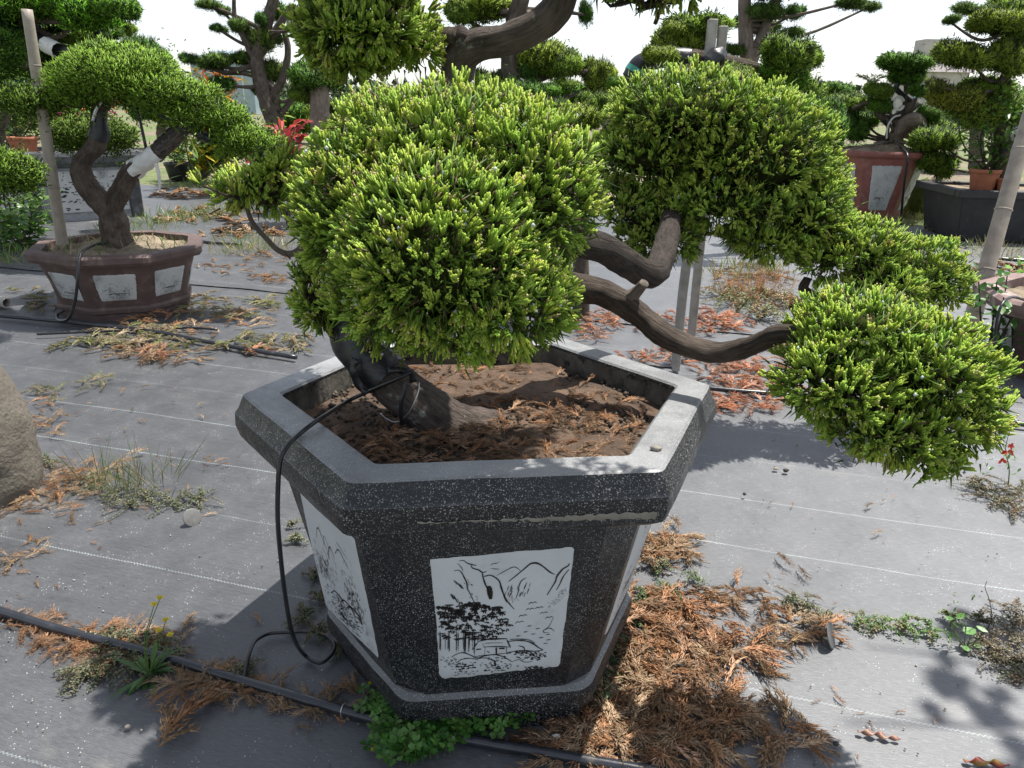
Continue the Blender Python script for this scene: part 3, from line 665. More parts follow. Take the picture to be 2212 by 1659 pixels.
def cord_pad(blobs, spacing=.034, nsub=6, nsh=13, size=1., rs=.00185, berries=60, up=.55, under=.6, dark=.0, brown=.05):
    """a clipped juniper cushion of brushes of upright cord-like shoots"""
    p, N = surface(blobs, spacing, under)
    far = (N[:, 1] > .35) & (N[:, 2] < .75) & (R.random(len(p)) < .5); p, N = p[~far], N[~far]     # thinner on the side away from the path
    n = len(p); sz = R.uniform(.75, 1.15, n)*size
    low = np.clip(-N[:, 2:3], 0, 1)
    ax = nrm_(N*.9+np.array([0, 0, up])*(1-low)+R.normal(0, .16, (n, 3))+np.array([0, 0, -.35])*low)
    p = p+N*np.clip(R.normal(-.002, .009, (n, 1)), -.018, .016)*size
    p = p+N*(R.random((n, 1)) < .035)*R.uniform(.012, .032, (n, 1))*size*(N[:, 2:3] > -.2)
    cb = R.normal(0, 1, n); hue = R.normal(0, 1, n)
    ci = np.repeat(np.arange(n), nsub); m = len(ci)
    sd = nrm_(ax[ci]+R.normal(0, .48, (m, 3))); so_ = p[ci]-ax[ci]*.032*sz[ci][:, None]; sL = .030*sz[ci]*R.uniform(.7, 1.15, m)
    si = np.repeat(np.arange(m), nsh); k = len(si); cc = ci[si]
    t = R.uniform(.25, 1., k); b = so_[si]+sd[si]*(sL[si]*t)[:, None]
    d = nrm_(sd[si]*.6+ax[cc]*.7+np.array([0, 0, .15])+R.normal(0, .2, (k, 3))); bend = nrm_(ax[cc]+np.array([0, 0, .25])+R.normal(0, .2, (k, 3)))
    L = R.uniform(.009, .0175, k)*sz[cc]*(1.12-.25*t); r = rs*R.uniform(.8, 1.2, k)
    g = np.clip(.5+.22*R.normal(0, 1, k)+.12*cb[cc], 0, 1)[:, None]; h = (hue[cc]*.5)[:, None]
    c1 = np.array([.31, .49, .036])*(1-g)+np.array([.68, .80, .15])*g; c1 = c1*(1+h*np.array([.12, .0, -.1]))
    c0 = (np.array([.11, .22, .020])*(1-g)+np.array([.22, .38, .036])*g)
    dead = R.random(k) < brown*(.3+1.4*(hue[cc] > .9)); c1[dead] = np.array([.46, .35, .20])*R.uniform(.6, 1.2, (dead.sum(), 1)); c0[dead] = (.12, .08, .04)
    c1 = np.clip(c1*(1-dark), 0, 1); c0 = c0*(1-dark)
    parts = [shoots(b, d, L, r, bend, c0, c1)]
    # pale buds at the tips of some shoots
    bd = (R.random(k) < .06) & (hue[cc] > -.2); tp = (b+d*L[:, None]+bend*L[:, None]*.45)[bd]
    parts.append(balls(tp, R.uniform(.0015, .0024, len(tp)), np.array([.66, .60, .34])*R.uniform(.7, 1.2, (len(tp), 1))))
    if berries:
        i = R.choice(k, min(k, berries)); tp = (b+d*L[:, None]*1.1)[i]+R.normal(0, .004, (len(i), 3)); parts.append(balls(tp, R.uniform(.0025, .0045, len(i)), np.array([.58, .63, .62])*R.uniform(.75, 1.1, (len(i), 1))))
    # older, duller shoots deeper in the cushion, over the dark filler core
    q, N2 = surface([(c, np.asarray(r_)-.030*size) for c, r_ in blobs], spacing, .7); n2 = len(q); ci = np.repeat(np.arange(n2), 20); k = len(ci)
    b = q[ci]+R.normal(0, .014*size, (k, 3)); d = nrm_(N2[ci]+R.normal(0, .6, (k, 3)))
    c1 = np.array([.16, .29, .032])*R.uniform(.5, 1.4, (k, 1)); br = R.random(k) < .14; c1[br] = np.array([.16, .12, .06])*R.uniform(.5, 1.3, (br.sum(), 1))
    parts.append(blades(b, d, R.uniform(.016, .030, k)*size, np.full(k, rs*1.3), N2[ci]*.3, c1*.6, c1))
    V, F_, C = merge(parts); return V, F_, C, (p-ax*.03, q)
def fluffy_pad(blobs, spacing=.06, nsh=60, L=.04, r=.004, col=((.03, .075, .01), (.17, .30, .03)), up=.35, under=.8, dark=0., droop=0., lump=.55):
    p, N = surface(blobs, spacing, under); n = len(p); ci = np.repeat(np.arange(n), nsh); k = len(ci)
    p = p+N*R.normal(0, spacing*.22, (n, 1)); cb = R.normal(0, 1, n)
    ax = nrm_(N+np.array([0, 0, up])+R.normal(0, .25, (n, 3))+np.array([0, 0, -droop])); off = R.normal(0, spacing*.55, (k, 3)); off -= ax[ci]*(off*ax[ci]).sum(1, keepdims=True)*.6
    b = p[ci]+off-ax[ci]*(np.linalg.norm(off, axis=1)**2/spacing*lump)[:, None]-ax[ci]*L*.4
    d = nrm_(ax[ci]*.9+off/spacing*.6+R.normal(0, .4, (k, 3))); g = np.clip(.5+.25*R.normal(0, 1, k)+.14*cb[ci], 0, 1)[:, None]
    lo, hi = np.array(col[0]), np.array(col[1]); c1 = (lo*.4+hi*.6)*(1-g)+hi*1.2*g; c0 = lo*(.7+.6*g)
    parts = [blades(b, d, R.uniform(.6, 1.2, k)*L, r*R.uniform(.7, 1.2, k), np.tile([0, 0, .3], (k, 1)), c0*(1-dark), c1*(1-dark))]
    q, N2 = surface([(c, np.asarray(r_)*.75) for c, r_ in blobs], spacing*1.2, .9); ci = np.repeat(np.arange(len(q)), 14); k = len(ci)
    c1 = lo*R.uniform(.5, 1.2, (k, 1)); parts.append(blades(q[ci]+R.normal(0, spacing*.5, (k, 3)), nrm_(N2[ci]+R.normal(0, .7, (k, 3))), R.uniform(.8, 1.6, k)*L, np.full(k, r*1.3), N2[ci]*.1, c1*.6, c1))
    return merge(parts)
def pblob(x, y, Y, rx, ry, rd=None):
    c = P(x, y, Y); s = mpp(c); return c, np.array([rx*s, (rx*s if rd is None else rd), ry*s])

# ================================================================ the juniper in the dark planter
tb = pot_soil_pt(935, 912)
TREE = thing('juniper_tree', 'big clipped juniper with cord-like yellow-green foliage leaning out of the dark planter', 'tree', tuple(tb))
def tree_tube(name, pts, rad, m, root=TREE, sides=16, rough=.10, n=None, freq=16., ridge=.10, seed=3):
    mb = MB(); tube(mb, pts, rad, sides, n or 9*len(pts), rough, freq, seed=seed, ridge=ridge); return mb.obj(name, m, root)
Y0 = tb[1]
tp_ = [tb+np.array([.10, .02, -.05]), tb+np.array([.035, .005, -.015]), P(885, 858, Y0+.0), P(820, 800, Y0+.01), P(768, 740, Y0+.03), P(760, 660, Y0+.06), P(800, 520, Y0+.10), P(880, 380, Y0+.15), P(950, 260, Y0+.19), P(985, 175, Y0+.22), P(992, 125, Y0+.22), P(1030, 98, Y0+.20), P(1090, 84, Y0+.18), P(1160, 58, Y0+.16), P(1203, 18, Y0+.15), P(1220, -50, Y0+.15), P(1225, -170, Y0+.2)]
trunk = tree_tube('trunk', tp_, [.066, .058, .050, .0455, .0435, .043, .041, .039, .037, .035, .034, .031, .029, .028, .027, .026, .02], M['bark_lichen'], n=170, sides=22, rough=.09, freq=22)
tree_tube('branch_stub', [P(1005, 105, Y0+.21), P(995, 82, Y0+.2), P(984, 74, Y0+.19)], [.026, .022, .016], M['bark_lichen'], n=16)
br1 = tree_tube('branch', [P(960, 545, Y0+.1), P(1150, 515, Y0+.16), P(1290, 532, Y0+.30), P(1350, 565, Y0+.40), P(1405, 592, Y0+.48), P(1430, 560, Y0+.66), P(1444, 505, Y0+.98), P(1456, 455, Y0+1.36), P(1500, 400, Y0+1.5)], [.034, .034, .034, .034, .035, .035, .036, .036, .03], M['bark_shaded'], n=100)
br2 = tree_tube('branch', [P(800, 640, Y0+.08), P(1000, 600, Y0+.14), P(1200, 612, Y0+.20), P(1290, 628, Y0+.19), P(1350, 655, Y0+.16), P(1410, 705, Y0+.12), P(1475, 745, Y0+.07), P(1550, 764, Y0+.02), P(1620, 748, Y0-.04), P(1690, 722, Y0-.08), P(1790, 735, Y0-.12), P(1900, 790, Y0-.15)], [.034, .033, .031, .029, .027, .025, .0235, .022, .020, .0175, .015, .010], M['bark'], n=150, sides=20, rough=.13, freq=26)
tree_tube('branch_stub', [P(1352, 650, Y0+.16), P(1374, 632, Y0+.14), P(1392, 612, Y0+.12)], [.020, .013, .011], M['deadwood'], n=18)
tree_tube('branch', [P(800, 520, Y0+.1), P(700, 500, Y0+.12), P(640, 545, Y0+.12), P(605, 543, Y0+.12), P(575, 515, Y0+.12), P(545, 480, Y0+.12), P(530, 440, Y0+.12)], [.018, .013, .008, .007, .006, .005, .004], M['deadwood'], n=50)
tree_tube('branch', [P(985, 80, Y0+.19), P(930, 78, Y0+.22), P(850, 90, Y0+.26), P(780, 60, Y0+.28)], [.016, .013, .012, .008], M['bark'], n=30)
tree_tube('branch', [P(1222, -60, Y0+.15), P(1300, -80, Y0+.1), P(1400, -60, Y0+.05)], [.024, .02, .012], M['bark'], n=24)
tree_tube('branch', [P(1225, -160, Y0+.2), np.array([.25, 1.45, 1.58]), np.array([.4, 1.2, 1.52])], [.02, .016, .008], M['bark'], n=20)
pads = [
 ('broad front cushion of foliage', [pblob(965, 325, Y0-0.06, 247, 134, .19), pblob(790, 455, Y0-0.14, 158, 173), pblob(1130, 420, Y0-0.14, 173, 178), pblob(955, 540, Y0-0.24, 231, 210, .17), pblob(1095, 640, Y0-0.24, 152, 121, .13), pblob(850, 640, Y0-0.22, 136, 116, .12), pblob(980, 690, Y0-0.24, 136, 84, .1), pblob(1080, 275, Y0-0.04, 126, 79), pblob(840, 270, Y0-0.04, 126, 74)], dict(berries=170)),
 ('small cushion of foliage on the left', [pblob(545, 405, Y0+.12, 88, 52, .08), pblob(595, 360, Y0+.10, 55, 44)], dict(berries=10, brown=.08)),
 ('small low tuft of foliage beside the trunk', [pblob(690, 655, Y0+.0, 62, 72), pblob(672, 590, Y0+.02, 46, 46)], dict(berries=8)),
 ('big upper right cushion of foliage', [pblob(1490, 245, Y0+1.42, 178, 97), pblob(1625, 325, Y0+1.38, 173, 136, .28), pblob(1728, 455, Y0+1.36, 100, 105, .2), pblob(1400, 335, Y0+1.44, 126, 88), pblob(1585, 430, Y0+1.32, 147, 84, .2), pblob(1660, 510, Y0+1.34, 100, 55), pblob(1500, 420, Y0+1.42, 116, 63), pblob(1760, 400, Y0+1.40, 74, 74)], dict(berries=110, size=1.35, spacing=.055, rs=.0025)),
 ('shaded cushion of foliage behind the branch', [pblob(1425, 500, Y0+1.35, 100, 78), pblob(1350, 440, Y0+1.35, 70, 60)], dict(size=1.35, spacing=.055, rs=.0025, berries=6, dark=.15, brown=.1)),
 ('low right cushion of foliage', [pblob(1855, 700, Y0-.10, 144, 73, .12), pblob(1985, 790, Y0-.15, 155, 112, .13), pblob(1800, 815, Y0-.16, 123, 112, .11), pblob(2065, 890, Y0-.18, 102, 96), pblob(1925, 915, Y0-.20, 139, 86, .10), pblob(1990, 980, Y0-.2, 91, 45)], dict(berries=90)),
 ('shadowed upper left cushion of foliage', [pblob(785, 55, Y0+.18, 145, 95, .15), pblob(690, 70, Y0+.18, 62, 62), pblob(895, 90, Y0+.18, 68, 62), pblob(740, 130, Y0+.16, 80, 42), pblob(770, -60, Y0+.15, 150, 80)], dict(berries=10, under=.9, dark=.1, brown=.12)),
 ('top cushion above the frame', [(np.array([.44, 1.18, 1.50]), np.array([.14, .10, .06])), (np.array([.36, 1.24, 1.56]), np.array([.12, .10, .06]))], dict(berries=0, spacing=.06)),
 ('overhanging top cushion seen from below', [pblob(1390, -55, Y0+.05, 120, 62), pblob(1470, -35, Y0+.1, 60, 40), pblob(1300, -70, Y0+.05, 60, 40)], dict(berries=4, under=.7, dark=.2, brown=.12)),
]
for lab, blobs, kw in pads:
    V, F_, C, tw = cord_pad(blobs, **kw)
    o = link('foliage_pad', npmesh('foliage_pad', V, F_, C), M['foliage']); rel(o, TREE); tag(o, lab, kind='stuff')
    heart(blobs, o, kw.get('size', 1.)); hub = np.mean([b[0] for b in blobs], 0)-np.array([0, 0, .3*blobs[0][1][2]]); mb = MB(); allp = tw[0][R.choice(len(tw[0]), min(70, len(tw[0])), replace=False)]
    for q in allp:
        mid_ = hub*.45+q*.55+R.normal(0, .012, 3)-np.array([0, 0, .012]); tube(mb, [hub+R.normal(0, .02, 3), mid_, q], [.0045, .003, .0014], 4, 7, caps=False)
    tw_ = rel(mb.obj('twigs', M['bark']), o); tw_['kind'] = 'stuff'
def add_pad(lab, blobs, kw, root):
    V, F_, C, tw = cord_pad(blobs, **kw); o = link('foliage_pad', npmesh('foliage_pad', V, F_, C), M['foliage']); rel(o, root); heart(blobs, o, kw.get('size', 1.)); return tag(o, lab, kind='stuff')
rb_ = G(1900, 915); RBT = thing('juniper_tree', 'small clipped juniper half hidden behind the low right cushion of the big one', 'tree', tuple(rb_))
mb = MB(); tube(mb, [rb_-np.array([0, 0, .03]), P(1890, 800, rb_[1]), P(1870, 690, rb_[1]), P(1850, 600, rb_[1]), P(1880, 560, rb_[1])], [.05, .045, .04, .03, .02], 12, 40, .1); mb.obj('trunk', M['bark'], RBT)
mb = MB(); tube(mb, [P(1862, 650, rb_[1]), P(1790, 650, rb_[1]), P(1738, 628, rb_[1]), P(1745, 600, rb_[1])], [.025, .022, .02, .015], 10, 24, .1); mb.obj('branch', M['bark'], RBT)
add_pad('rounded cushion of foliage', [pblob(1850, 530, rb_[1], 112, 66), pblob(1975, 590, rb_[1], 112, 78), pblob(1790, 560, rb_[1]-.05, 70, 56), pblob(2045, 625, rb_[1]-.05, 52, 48), pblob(1900, 610, rb_[1]-.1, 90, 60), pblob(1800, 490, rb_[1], 60, 44)], dict(berries=30, size=1.35, spacing=.055, rs=.0025), RBT)
# torn black rubber wrap round the lower trunk, wire and ties
def band(pts, rad, m, name, root, tear=.3, sides=22, n=34, seed=2):
    mb = MB(); tube(mb, pts, rad, sides, n, .04, 30, caps=False, seed=seed, ridge=.06); o = mb.obj(name, m, root); return o
band([P(836, 812, Y0+.008), P(800, 780, Y0+.015), P(768, 738, Y0+.03), P(758, 690, Y0+.045)], [.0505, .0495, .049, .0475], M['black_wrap'], 'rubber_wrap', TREE)
mb = MB()
for pts, w_ in (([P(770, 775, Y0-.05), P(762, 800, Y0-.055), P(775, 832, Y0-.05), P(792, 850, Y0-.055)], .018), ([P(838, 800, Y0-.052), P(862, 800, Y0-.05), P(886, 806, Y0-.045), P(893, 826, Y0-.04)], .016)):
    c = spline(pts, 14); d = nrm_(np.gradient(c, axis=0)); s_ = nrm_(np.cross(d, [0, -1., .3])); wv = (w_*.5*(.6+.5*R.random(14)))[:, None]
    v = np.concatenate([c+s_*wv, c-s_*wv]); mb.add(v, [(i, i+1, 15+i, 14+i) for i in range(13)])
o = mb.obj('wrap_tatter', M['black_wrap'], TREE); md = o.modifiers.new('thick', 'SOLIDIFY'); md.thickness = .0018
def loop_on(ptsrad, m, r, name, root, n=30):
    mb = MB(); tube(mb, ptsrad, r, 6, n); return mb.obj(name, m, root)
loop_on([P(905, 826, Y0-.04), P(904, 845, Y0-.05), P(890, 880, Y0-.058), P(872, 903, Y0-.05), P(855, 912, Y0-.04), P(836, 905, Y0-.03), P(822, 893, Y0-.02)], M['silver'], .0013, 'wire', TREE)
loop_on([P(872, 826, Y0-.052), P(873, 845, Y0-.056), P(866, 870, Y0-.06), P(867, 905, Y0-.058), P(868, 915, Y0-.05)], M['black_wrap'], .0045, 'tie', TREE)
# thin feed tube: from the trunk over the rim and down to the pipe
z1 = ZT+.002; ry = G(610, 970, .615)[1]
tubep = [P(893, 800, Y0-.05), P(850, 822, Y0-.065), pot_soil_pt(760, 862, .055), G(690, 905, ZT+.012), G(650, 935, ZT+.008), G(622, 962, ZT+.006)]
e = G(622, 962, ZT); tubep += [P(606, 992, e[1]-.035), P(601, 1040, e[1]-.045), P(600, 1120, e[1]-.04), P(606, 1200, e[1]-.02), P(616, 1285, e[1]+.0), P(632, 1370, e[1]+.03)]
gq = G(690, 1432, .012); tubep += [G(655, 1412, .02), gq, G(717, 1413, .012), G(722, 1390, .010), G(700, 1372, .010), G(660, 1364, .010), G(615, 1366, .010), G(580, 1369, .011), G(552, 1384, .022), G(540, 1408, .03), G(532, 1440, .024), G(528, 1463, .016)]
pipe('drip_tube', tubep, .0042, M['tube'], 'thin black feed tube draped over the dark planter rim and looping on the mat', 'tube', n=190, sides=10)
# ================================================================ background trees
UNIT = {}
def unit_pads():
    for k in range(4):      # rounded cushions of fine foliage, tufted outline
        b = [(np.array([0, 0, .0]), np.array([.72, .72, .26]))]
        for _ in range(9): a, q = R.uniform(0, 6.28), R.uniform(.25, .62); b.append((np.array([math.cos(a)*q, math.sin(a)*q, R.uniform(-.14, .14)]), np.array([.34, .34, .24])*R.uniform(.7, 1.25)))
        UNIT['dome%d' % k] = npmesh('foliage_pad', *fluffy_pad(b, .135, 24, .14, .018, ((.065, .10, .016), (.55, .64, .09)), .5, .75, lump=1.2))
    for k in range(3):      # flat sparse layers, needles standing up
        b = []
        for _ in range(9): a, r = R.uniform(0, 6.28), R.uniform(0, .68); b.append((np.array([math.cos(a)*r, math.sin(a)*r, R.uniform(-.1, .1)]), np.array([.26, .26, .13])*R.uniform(.7, 1.3)))
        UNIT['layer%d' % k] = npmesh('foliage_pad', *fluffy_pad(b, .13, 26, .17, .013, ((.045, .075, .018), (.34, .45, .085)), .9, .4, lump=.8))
unit_pads()
def bez_branch(mb, a, b, r0, r1, sag=.1, sides=7, seed=1):
    a, b = np.asarray(a), np.asarray(b); m = (a+b)/2+R.normal(0, .06, 3)*np.linalg.norm(b-a)+np.array([0, 0, -sag*np.linalg.norm(b-a)])
    tube(mb, [a, m, b], [r0, (r0+r1)*.5, r1], sides, 12, .12, 12, seed=seed)
def cloud_tree(label, base, trunk, tr, pads_, barkm='bark_far', tint=(1, 1, 1), cat='tree', group='clipped trees behind', name='clipped_tree', branch_r=.02, extra=None):
    """trunk: picture points (x, y, Y) from the base up; pads_: (x, y, rx, ry, variant[, tint[, dY]])"""
    root = thing(name, label, cat, tuple(base), group)
    pts = [np.array(base)-np.array([0, 0, .03])]+[P(*q) for q in trunk]
    mb = MB(); tube(mb, pts, tr, 12, 10*len(pts), .12, 12, ridge=.08); rel(mb.obj('trunk', M[barkm]), root)
    line = spline(pts, 60)
    for q in pads_:
        x, y, rx, ry, var = q[:5]; tn = q[5] if len(q) > 5 and q[5] else tint; dY = q[6] if len(q) > 6 else R.uniform(-.18, .18)
        Yp = trunk[min(len(trunk)-1, int(len(trunk)*.6))][2]+dY
        c = P(x, y, Yp); s = mpp(c); o = link('foliage_pad', UNIT[var]); 
        if not o.data.materials: o.data.materials.append(M['foliage'])
        o.location = c; o.scale = (rx*s*1.12, rx*s*R.uniform(.9, 1.12), ry*s*2.5 if var[0] == 'd' else max(ry*s*3., rx*s*.8)); o.rotation_euler = (R.normal(0, .08), R.normal(0, .08), R.uniform(-.6, .6)); o.color = (*tn, 1)
        rel(o, root); o['kind'] = 'stuff'
        low = c-np.array([0, 0, ry*s*.35]); d = np.linalg.norm(line-low, axis=1)+np.maximum(0, line[:, 2]-low[2])*.8; i = int(np.argmin(d))
        if np.linalg.norm(line[i]-low) > rx*s*.25:
            mb = MB(); bez_branch(mb, line[i], low, branch_r, branch_r*.5); rel(mb.obj('branch', M[barkm]), root)
    if extra: extra(root)
    return root
def ground_at(x, Y): p = P(x, 700, Y); return np.array([p[0]*1., Y, 0.])
def gpt(x, Y):          # ground point at distance Y under picture column x
    y = 500.
    for _ in range(30): q = P(x, y, Y); y += q[2]/mpp(q)*.98
    return P(x, y, Y)*np.array([1, 1, 0])
YEL = (1.08, 1.2, .72); OLV = (.88, 1.14, .7); GRN = (.66, 1.15, .62); DRK = (.5, .9, .55); BRT = (.75, 1.4, .5); BRN = (1.2, 1.08, .7)

# a tree just outside the right edge: its high open branches dapple the mat at the lower right
OT = thing('overhanging_tree', 'open-branched tree just outside the right edge that dapples the mat', 'tree', (2.75, 2.2, 0))
UPZ = np.array([.32, .13, 1.1])
mb = MB(); tube(mb, [(2.75, 2.2, -.03), (2.7, 2.18, 1.2), np.array((2.15, 1.85, 1.7))+UPZ, np.array((2.2, 1.85, 2.4))+UPZ], [.07, .06, .045, .02], 10, 40, .1); mb.obj('trunk', M['bark_far'], OT)
for a_, b_, r_ in (((2.18, 1.86, 1.55), (1.32, 1.7, 1.95), .014), ((1.9, 1.8, 1.75), (1.45, 1.5, 1.8), .010), ((1.75, 1.78, 1.8), (1.5, 1.95, 2.05), .009), ((2.15, 1.85, 1.7), (1.75, 1.35, 2.0), .012)):
    mb = MB(); bez_branch(mb, np.array(a_)+UPZ, np.array(b_)+UPZ, r_*.8, r_*.35, .04); mb.obj('branch', M['bark_far'], OT)
for k in range(36):
    t = R.random(); a_ = [np.array(q) for q in ((1.9, 1.8, 1.78), (1.32, 1.7, 1.95), (1.45, 1.5, 1.8), (1.5, 1.95, 2.05), (1.75, 1.35, 2.0))]; q = a_[0]*(1-t)+a_[1+k % 4]*t+R.normal(0, .075, 3)
    r_ = R.uniform(.025, .055); o = link('foliage_pad', UNIT['layer%d' % (k % 3)], M['foliage']); o.location = q+UPZ; o.scale = (r_*1.3, r_*1.3, r_); rel(o, OT); o['kind'] = 'stuff'

# ---------------------------------------------------------------- juniper in the octagonal planter
lb = np.array([OC[0]+.02, OC[1]-.02, oz-.03]); LY = OC[1]-.02
LT = thing('juniper_tree', 'bright green clipped juniper with a forked taped trunk in the brown octagonal planter', 'tree', tuple(lb))
def ltube(name, pts, rad, m, sides=14, rough=.12, n=None, caps=True, ridge=.12): mb = MB(); tube(mb, pts, rad, sides, n or 9*len(pts), rough, 12, caps=caps, ridge=ridge); return mb.obj(name, M[m], LT)
ltube('trunk', [lb+np.array([0, 0, -.04]), P(250, 500, LY), P(240, 460, LY), P(205, 425, LY), P(178, 385, LY), P(178, 350, LY), P(205, 318, LY), P(216, 285, LY), P(212, 245, LY), P(232, 210, LY), P(250, 160, LY)], [.105, .085, .075, .06, .052, .05, .049, .046, .04, .034, .025], 'bark', n=110, rough=.16)
ltube('branch', [P(240, 458, LY), P(258, 420, LY-.02), P(280, 378, LY-.04), P(318, 345, LY-.06), P(360, 312, LY-.06), P(402, 268, LY-.06), P(425, 235, LY-.03)], [.06, .054, .05, .047, .045, .04, .03], 'bark', n=70, rough=.14)
ltube('branch', [P(400, 268, LY-.06), P(425, 285, LY-.05), P(450, 300, LY-.04), P(520, 305, LY)], [.03, .028, .025, .015], 'black_wrap', n=24)
ltube('branch', [P(235, 215, LY), P(150, 225, LY-.02), P(70, 215, LY-.02)], [.03, .022, .012], 'bark', n=24)
ltube('branch', [P(216, 280, LY), P(200, 290, LY+.15), P(190, 295, LY+.3)], [.03, .022, .012], 'bark', n=16)
ltube('white_tape', [P(288, 368, LY-.045), P(318, 345, LY-.06), P(340, 328, LY-.062)], [.054, .057, .050], 'white_wrap', 18, .22, 30, False)
for k in range(6):
    t = k/5; a = np.array([338, 330])*(1-t)+np.array([404, 266])*t
    ltube('black_tape', [P(a[0]-5, a[1]+5, LY-.06), P(a[0]+5, a[1]-4, LY-.06)], [.0505-.004*t, .0495-.004*t], 'black_wrap', 16, .12, 8, False)
ltube('tape_tail', [P(336, 352, LY-.11), P(342, 372, LY-.11), P(345, 395, LY-.11), P(344, 412, LY-.11)], [.012, .010, .008, .004], 'white_wrap', 6, .3, 20)
ltube('rubber_wrap', [P(214, 300, LY), P(216, 285, LY), P(213, 262, LY), P(214, 240, LY)], [.055, .054, .047, .043], 'black_wrap', 16, .1, 20, False)
ltube('tie_wire', [P(200, 262, LY-.06), P(208, 235, LY-.06), P(222, 215, LY-.05)], .009, 'silver', 6, 0, 14)
for a, b in (((295, 225), (316, 322)), ((300, 225), (395, 275))): ltube('guy_cord', [P(*a, LY-.03), P(*b, LY-.07)], .008, 'black_wrap', 6, 0, 6)
FG = ((.06, .13, .012), (.44, .70, .055))
for lab, bl, kw in (('broad domed top cushion of foliage', [pblob(255, 165, LY, 125, 62, .30), pblob(180, 180, LY-.05, 75, 48, .2), pblob(345, 195, LY-.05, 75, 45, .2), pblob(240, 130, LY, 80, 36, .2), pblob(300, 150, LY, 80, 45)], {}),
                    ('right arm cushion of foliage', [pblob(430, 215, LY, 50, 38), pblob(485, 252, LY, 55, 34), pblob(415, 250, LY-.05, 45, 28)], {}),
                    ('low right cushion of foliage', [pblob(520, 300, LY, 58, 36), pblob(570, 315, LY, 45, 28)], {}),
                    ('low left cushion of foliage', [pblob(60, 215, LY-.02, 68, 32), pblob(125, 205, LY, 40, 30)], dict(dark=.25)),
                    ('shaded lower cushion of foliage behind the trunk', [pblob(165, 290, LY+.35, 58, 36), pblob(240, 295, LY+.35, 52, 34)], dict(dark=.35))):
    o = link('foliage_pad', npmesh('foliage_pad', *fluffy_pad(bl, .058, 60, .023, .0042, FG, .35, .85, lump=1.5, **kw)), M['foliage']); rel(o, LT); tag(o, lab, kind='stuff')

# bamboo poles, stakes
def pole(label, a, b, r, m='bamboo', nodes=6, group=None, name='bamboo_pole', cat='pole', taper=.85):
    a, b = np.asarray(a), np.asarray(b); root = thing(name, label, cat, tuple(a), group); mb = MB(); n = nodes*6
    t = np.linspace(0, 1, n); ph = (t*nodes+.35) % 1.; rr = r*(1+(taper-1)*t)*(1+.09*np.exp(-((ph-.5)/.035)**2))
    tube(mb, [a*(1-x)+b*x for x in t], rr, 12, n); rel(mb.obj('shaft', M[m]), root)
    for k in range(nodes):
        x = (k+.15)/nodes; c = a*(1-x)+b*x; d = nrm_(b-a)*.004; q = MB(); tube(q, [c-d, c+d], r*(1+(taper-1)*x)*1.1, 12, 4); rel(q.obj('node_ring', M[m]), root)
    return root
pole('bamboo pole standing in the brown octagonal planter', P(133, 522, LY-.05)-np.array([0, 0, .06]), P(58, 20, LY-.05), .031, nodes=4)
pole('thick bamboo pole leaning at the right edge behind the juniper', G(2090, 728), P(2236, 210, 4.35), .045, nodes=4)
def stake(label, a, b, w_):
    a, b = np.asarray(a), np.asarray(b); d = nrm_(b-a); s = nrm_(np.cross(d, [0, 1., 0])); e = np.cross(s, d); mb = MB(); v = []
    for t in np.linspace(0, 1, 9):
        c = a*(1-t)+b*t+s*R.normal(0, .0015)
        for i, j in ((-1, -1), (1, -1), (1, 1), (-1, 1)): v.append(c+s*i*w_/2+e*j*w_/2)
    f = [(k*4+i, k*4+(i+1) % 4, k*4+4+(i+1) % 4, k*4+4+i) for k in range(8) for i in range(4)]+[(0, 3, 2, 1), (32, 33, 34, 35)]
    mb.add(v, f); o = mb.obj('wooden_stake', M['stake'], None, False); md = o.modifiers.new('b', 'BEVEL'); md.width = .003; return tag(o, label, 'stake', 'stakes behind the dark planter')
s1 = G(1458, 800); stake('left one of two grey wooden stakes rising behind the low branch', s1, P(1541, 42, s1[1]+.1), .038)
s2 = G(1488, 775); stake('right one of two grey wooden stakes rising behind the low branch', s2, P(1562, 56, s2[1]-.02), .036)
stake_y = s1[1]

# ---------------------------------------------------------------- clipped trees further back
cloud_tree('dark spreading clipped tree filling the upper left corner', gpt(-40, 6.6), [(-30, 330, 6.6), (-5, 235, 6.3), (28, 165, 6.0), (60, 75, 5.8), (40, -20, 5.8), (60, -120, 5.8)], [.12, .11, .09, .08, .07, .05, .03],
    [(55, 10, 110, 38, 'dome0', GRN, 0), (185, 28, 85, 36, 'dome1', BRT, 0), (245, 10, 50, 25, 'dome2', GRN), (20, 90, 70, 38, 'dome1', DRK), (95, 120, 95, 40, 'dome2', DRK, .4), (150, 75, 60, 24, 'dome0', OLV, .3), (20, 150, 50, 30, 'dome0', DRK), (310, 95, 50, 22, 'layer0', GRN, 1.5), (270, 60, 30, 14, 'dome1', OLV, 1), (230, 75, 40, 12, 'layer1', OLV, .8), (345, 120, 35, 16, 'layer2', GRN, 1.5), (-60, 60, 90, 60, 'dome1', DRK)], branch_r=.03,
    extra=lambda r: (rel(tube(MB(), [P(62, 72, 5.75), P(100, 98, 5.7), P(140, 112, 5.6), P(180, 105, 5.6), P(212, 78, 5.7), P(216, 60, 5.7)], [.05, .045, .045, .03, .025, .02], 10, 40).obj('wrapped_branch', M['black_wrap']), r), rel(tube(MB(), [P(100, 97, 5.64), P(128, 110, 5.56)], [.055, .052], 10, 8, caps=False).obj('pale_wrap', M['white_wrap']), r), rel(tube(MB(), [P(20, 178, 5.96), P(30, 155, 5.96)], [.10, .095], 12, 8, caps=False).obj('blue_tape', simple('blue_tape', (.03, .16, .42), .4)), r)))
